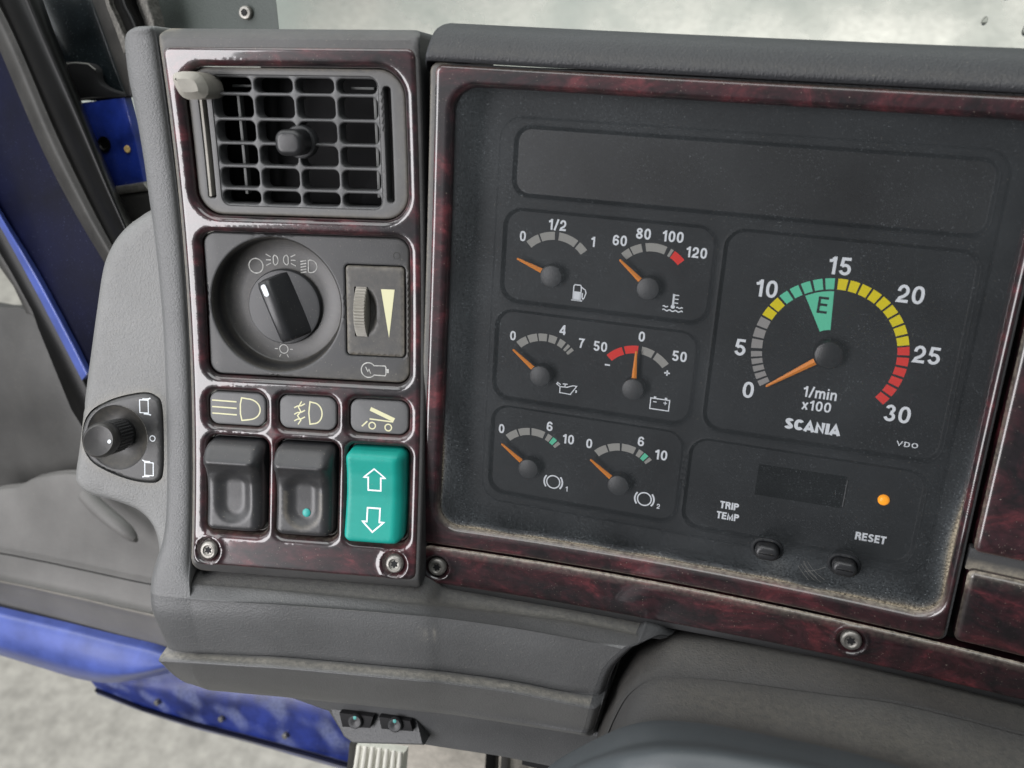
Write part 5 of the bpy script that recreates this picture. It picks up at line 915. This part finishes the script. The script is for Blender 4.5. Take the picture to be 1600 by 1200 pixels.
loft('bottom_rail', [[(-436.3, -260.0, -112.0), (-402.0, -259.5, -112.0), (-368.6, -259.0, -112.0), (-336.0, -258.6, -112.0), (-304.3, -258.7, -112.0), (-273.4, -258.2, -112.0), (-257.3, -259.8, -112.0)], [(-428.4, -262.1, -104.0), (-394.6, -262.6, -104.0), (-361.6, -262.5, -104.0), (-329.5, -262.5, -104.0), (-298.2, -262.4, -104.0), (-269.5, -259.8, -104.0), (-252.4, -258.5, -104.0)], [(-426.6, -277.8, -100.0), (-392.8, -278.0, -100.0), (-359.8, -278.2, -100.0), (-327.7, -278.4, -100.0), (-297.3, -277.3, -100.0), (-272.2, -269.9, -100.0), (-250.6, -260.5, -100.0)], [(-432.6, -289.6, -104.0), (-398.3, -289.7, -104.0), (-364.9, -290.4, -104.0), (-332.4, -291.0, -104.0), (-304.6, -288.0, -104.0), (-279.0, -279.3, -104.0), (-255.0, -268.1, -104.0)], [(-454.4, -310.3, -122.0), (-418.6, -310.4, -122.0), (-383.9, -311.6, -122.0), (-350.1, -312.8, -122.0), (-323.2, -309.6, -122.0), (-296.5, -299.9, -122.0), (-270.4, -287.9, -122.0)]], 'blue_paint_pale', dr, nu=60, nv=30)

st = thing('cab_step', 'scuffed blue painted cab step panel below the dashboard, above the concrete', 'step', [(-286.3, -377.3, -190.0)][0])
loft('step_panel', [[(-394.6, -344.2, -170.0), (-345.6, -335.2, -170.0), (-298.6, -325.5, -170.0), (-242.6, -316.7, -170.0), (-189.2, -308.3, -170.0), (-128.3, -303.0, -170.0)], [(-378.7, -349.9, -165.0), (-336.7, -346.0, -165.0), (-290.4, -343.0, -165.0), (-240.2, -337.5, -165.0), (-186.8, -331.8, -165.0), (-125.6, -331.3, -165.0)], [(-373.1, -358.6, -166.0), (-330.0, -363.7, -166.0), (-286.6, -364.8, -166.0), (-236.2, -363.5, -166.0), (-182.3, -362.9, -166.0), (-125.5, -363.2, -166.0)], [(-387.5, -375.7, -180.0), (-340.2, -381.3, -180.0), (-295.1, -383.4, -180.0), (-243.2, -383.1, -180.0), (-188.9, -383.9, -180.0), (-131.5, -384.3, -180.0)]], 'scuffed_blue', st, nu=90, nv=40, dustf=lambda s, t: 0.5 * sstep(np.sin(s * 31 + 2 * np.sin(t * 7)) * np.sin(t * 8 + s * 11 + 1) + 0.25 * np.sin(s * 90), -0.1, 0.9))
for q in [(-314.5, -352.0, -162.0), (-258.0, -351.6, -162.0), (-203.8, -351.3, -162.0)]: lathe('bolt', [(2.4, -2), (2.4, 0.8), (1.9, 1.3), (0.1, 1.4)], q, (0, 0, 1), 'screw_steel', st, n=6)
tube('step_edge', [(-372.5, -357.1, -164.0), (-328.4, -363.1, -164.0), (-285.2, -364.7, -164.0), (-235.0, -364.0, -164.0), (-181.3, -363.9, -164.0), (-124.6, -364.7, -164.0)], 1.6, 'navy_paint', st, n=10)

# --- ground and windscreen, in world axes
def sheet(name, V, F, material, kind=None):
    me = bpy.data.meshes.new(name); me.from_pydata(V, [], F); me.materials.append(MATS[material]); o = link(bpy.data.objects.new(name, me))
    if kind: o['kind'] = kind
    return o
GZ = -1.75
sheet('ground', [(-40, -40, GZ), (40, -40, GZ), (40, 60, GZ), (-40, 60, GZ)], [(0, 1, 2, 3)], 'concrete', 'structure')
ws = link(bpy.data.objects.new('windscreen', None)); ws.location = (0.3, 0.36, -0.1); ws.empty_display_size = 0.01; ORG[ws] = None
tag(ws, 'misted wet windscreen with rain drops above the dashboard', 'windscreen')
n_ = 30; V = []; F = []
for j in range(n_):
    for i in range(n_):
        x = -0.55 + 1.9 * i / (n_ - 1); z = -0.25 + 1.15 * j / (n_ - 1); V.append((x - 0.3, 0.02 - 0.10 * z - 0.12 * (x - 0.3) ** 2, z + 0.1))
for j in range(n_ - 1):
    for i in range(n_ - 1): k = j * n_ + i; F.append((k, k + 1, k + n_ + 1, k + n_))
gp_ = sheet('glass', V, F, 'wet_windscreen'); gp_.parent = ws; gp_.data.polygons.foreach_set('use_smooth', [True] * len(F))
bm = bmesh.new(); bmesh.ops.create_icosphere(bm, subdivisions=2, radius=1.0); dme = bpy.data.meshes.new('water_drop'); bm.to_mesh(dme); bm.free(); dme.materials.append(MATS['water']); dme.polygons.foreach_set('use_smooth', [True] * len(dme.polygons))
random.seed(4)
for k in range(150):
    x = random.choice([random.uniform(0.18, 0.62), random.uniform(0.36, 0.6)]); z = random.uniform(-0.06, 0.08); s = random.uniform(0.0010, 0.0034)
    o = link(bpy.data.objects.new('water_drop', dme)); o.parent = ws; o.location = (x - 0.3, 0.02 - 0.10 * z - 0.12 * (x - 0.3) ** 2 - 0.0004, z + 0.1); o.scale = (s * random.uniform(0.7, 1.1), s * 0.45, s * random.uniform(0.9, 1.9)); o.rotation_euler = (0.1, random.uniform(-0.3, 0.3), 0)
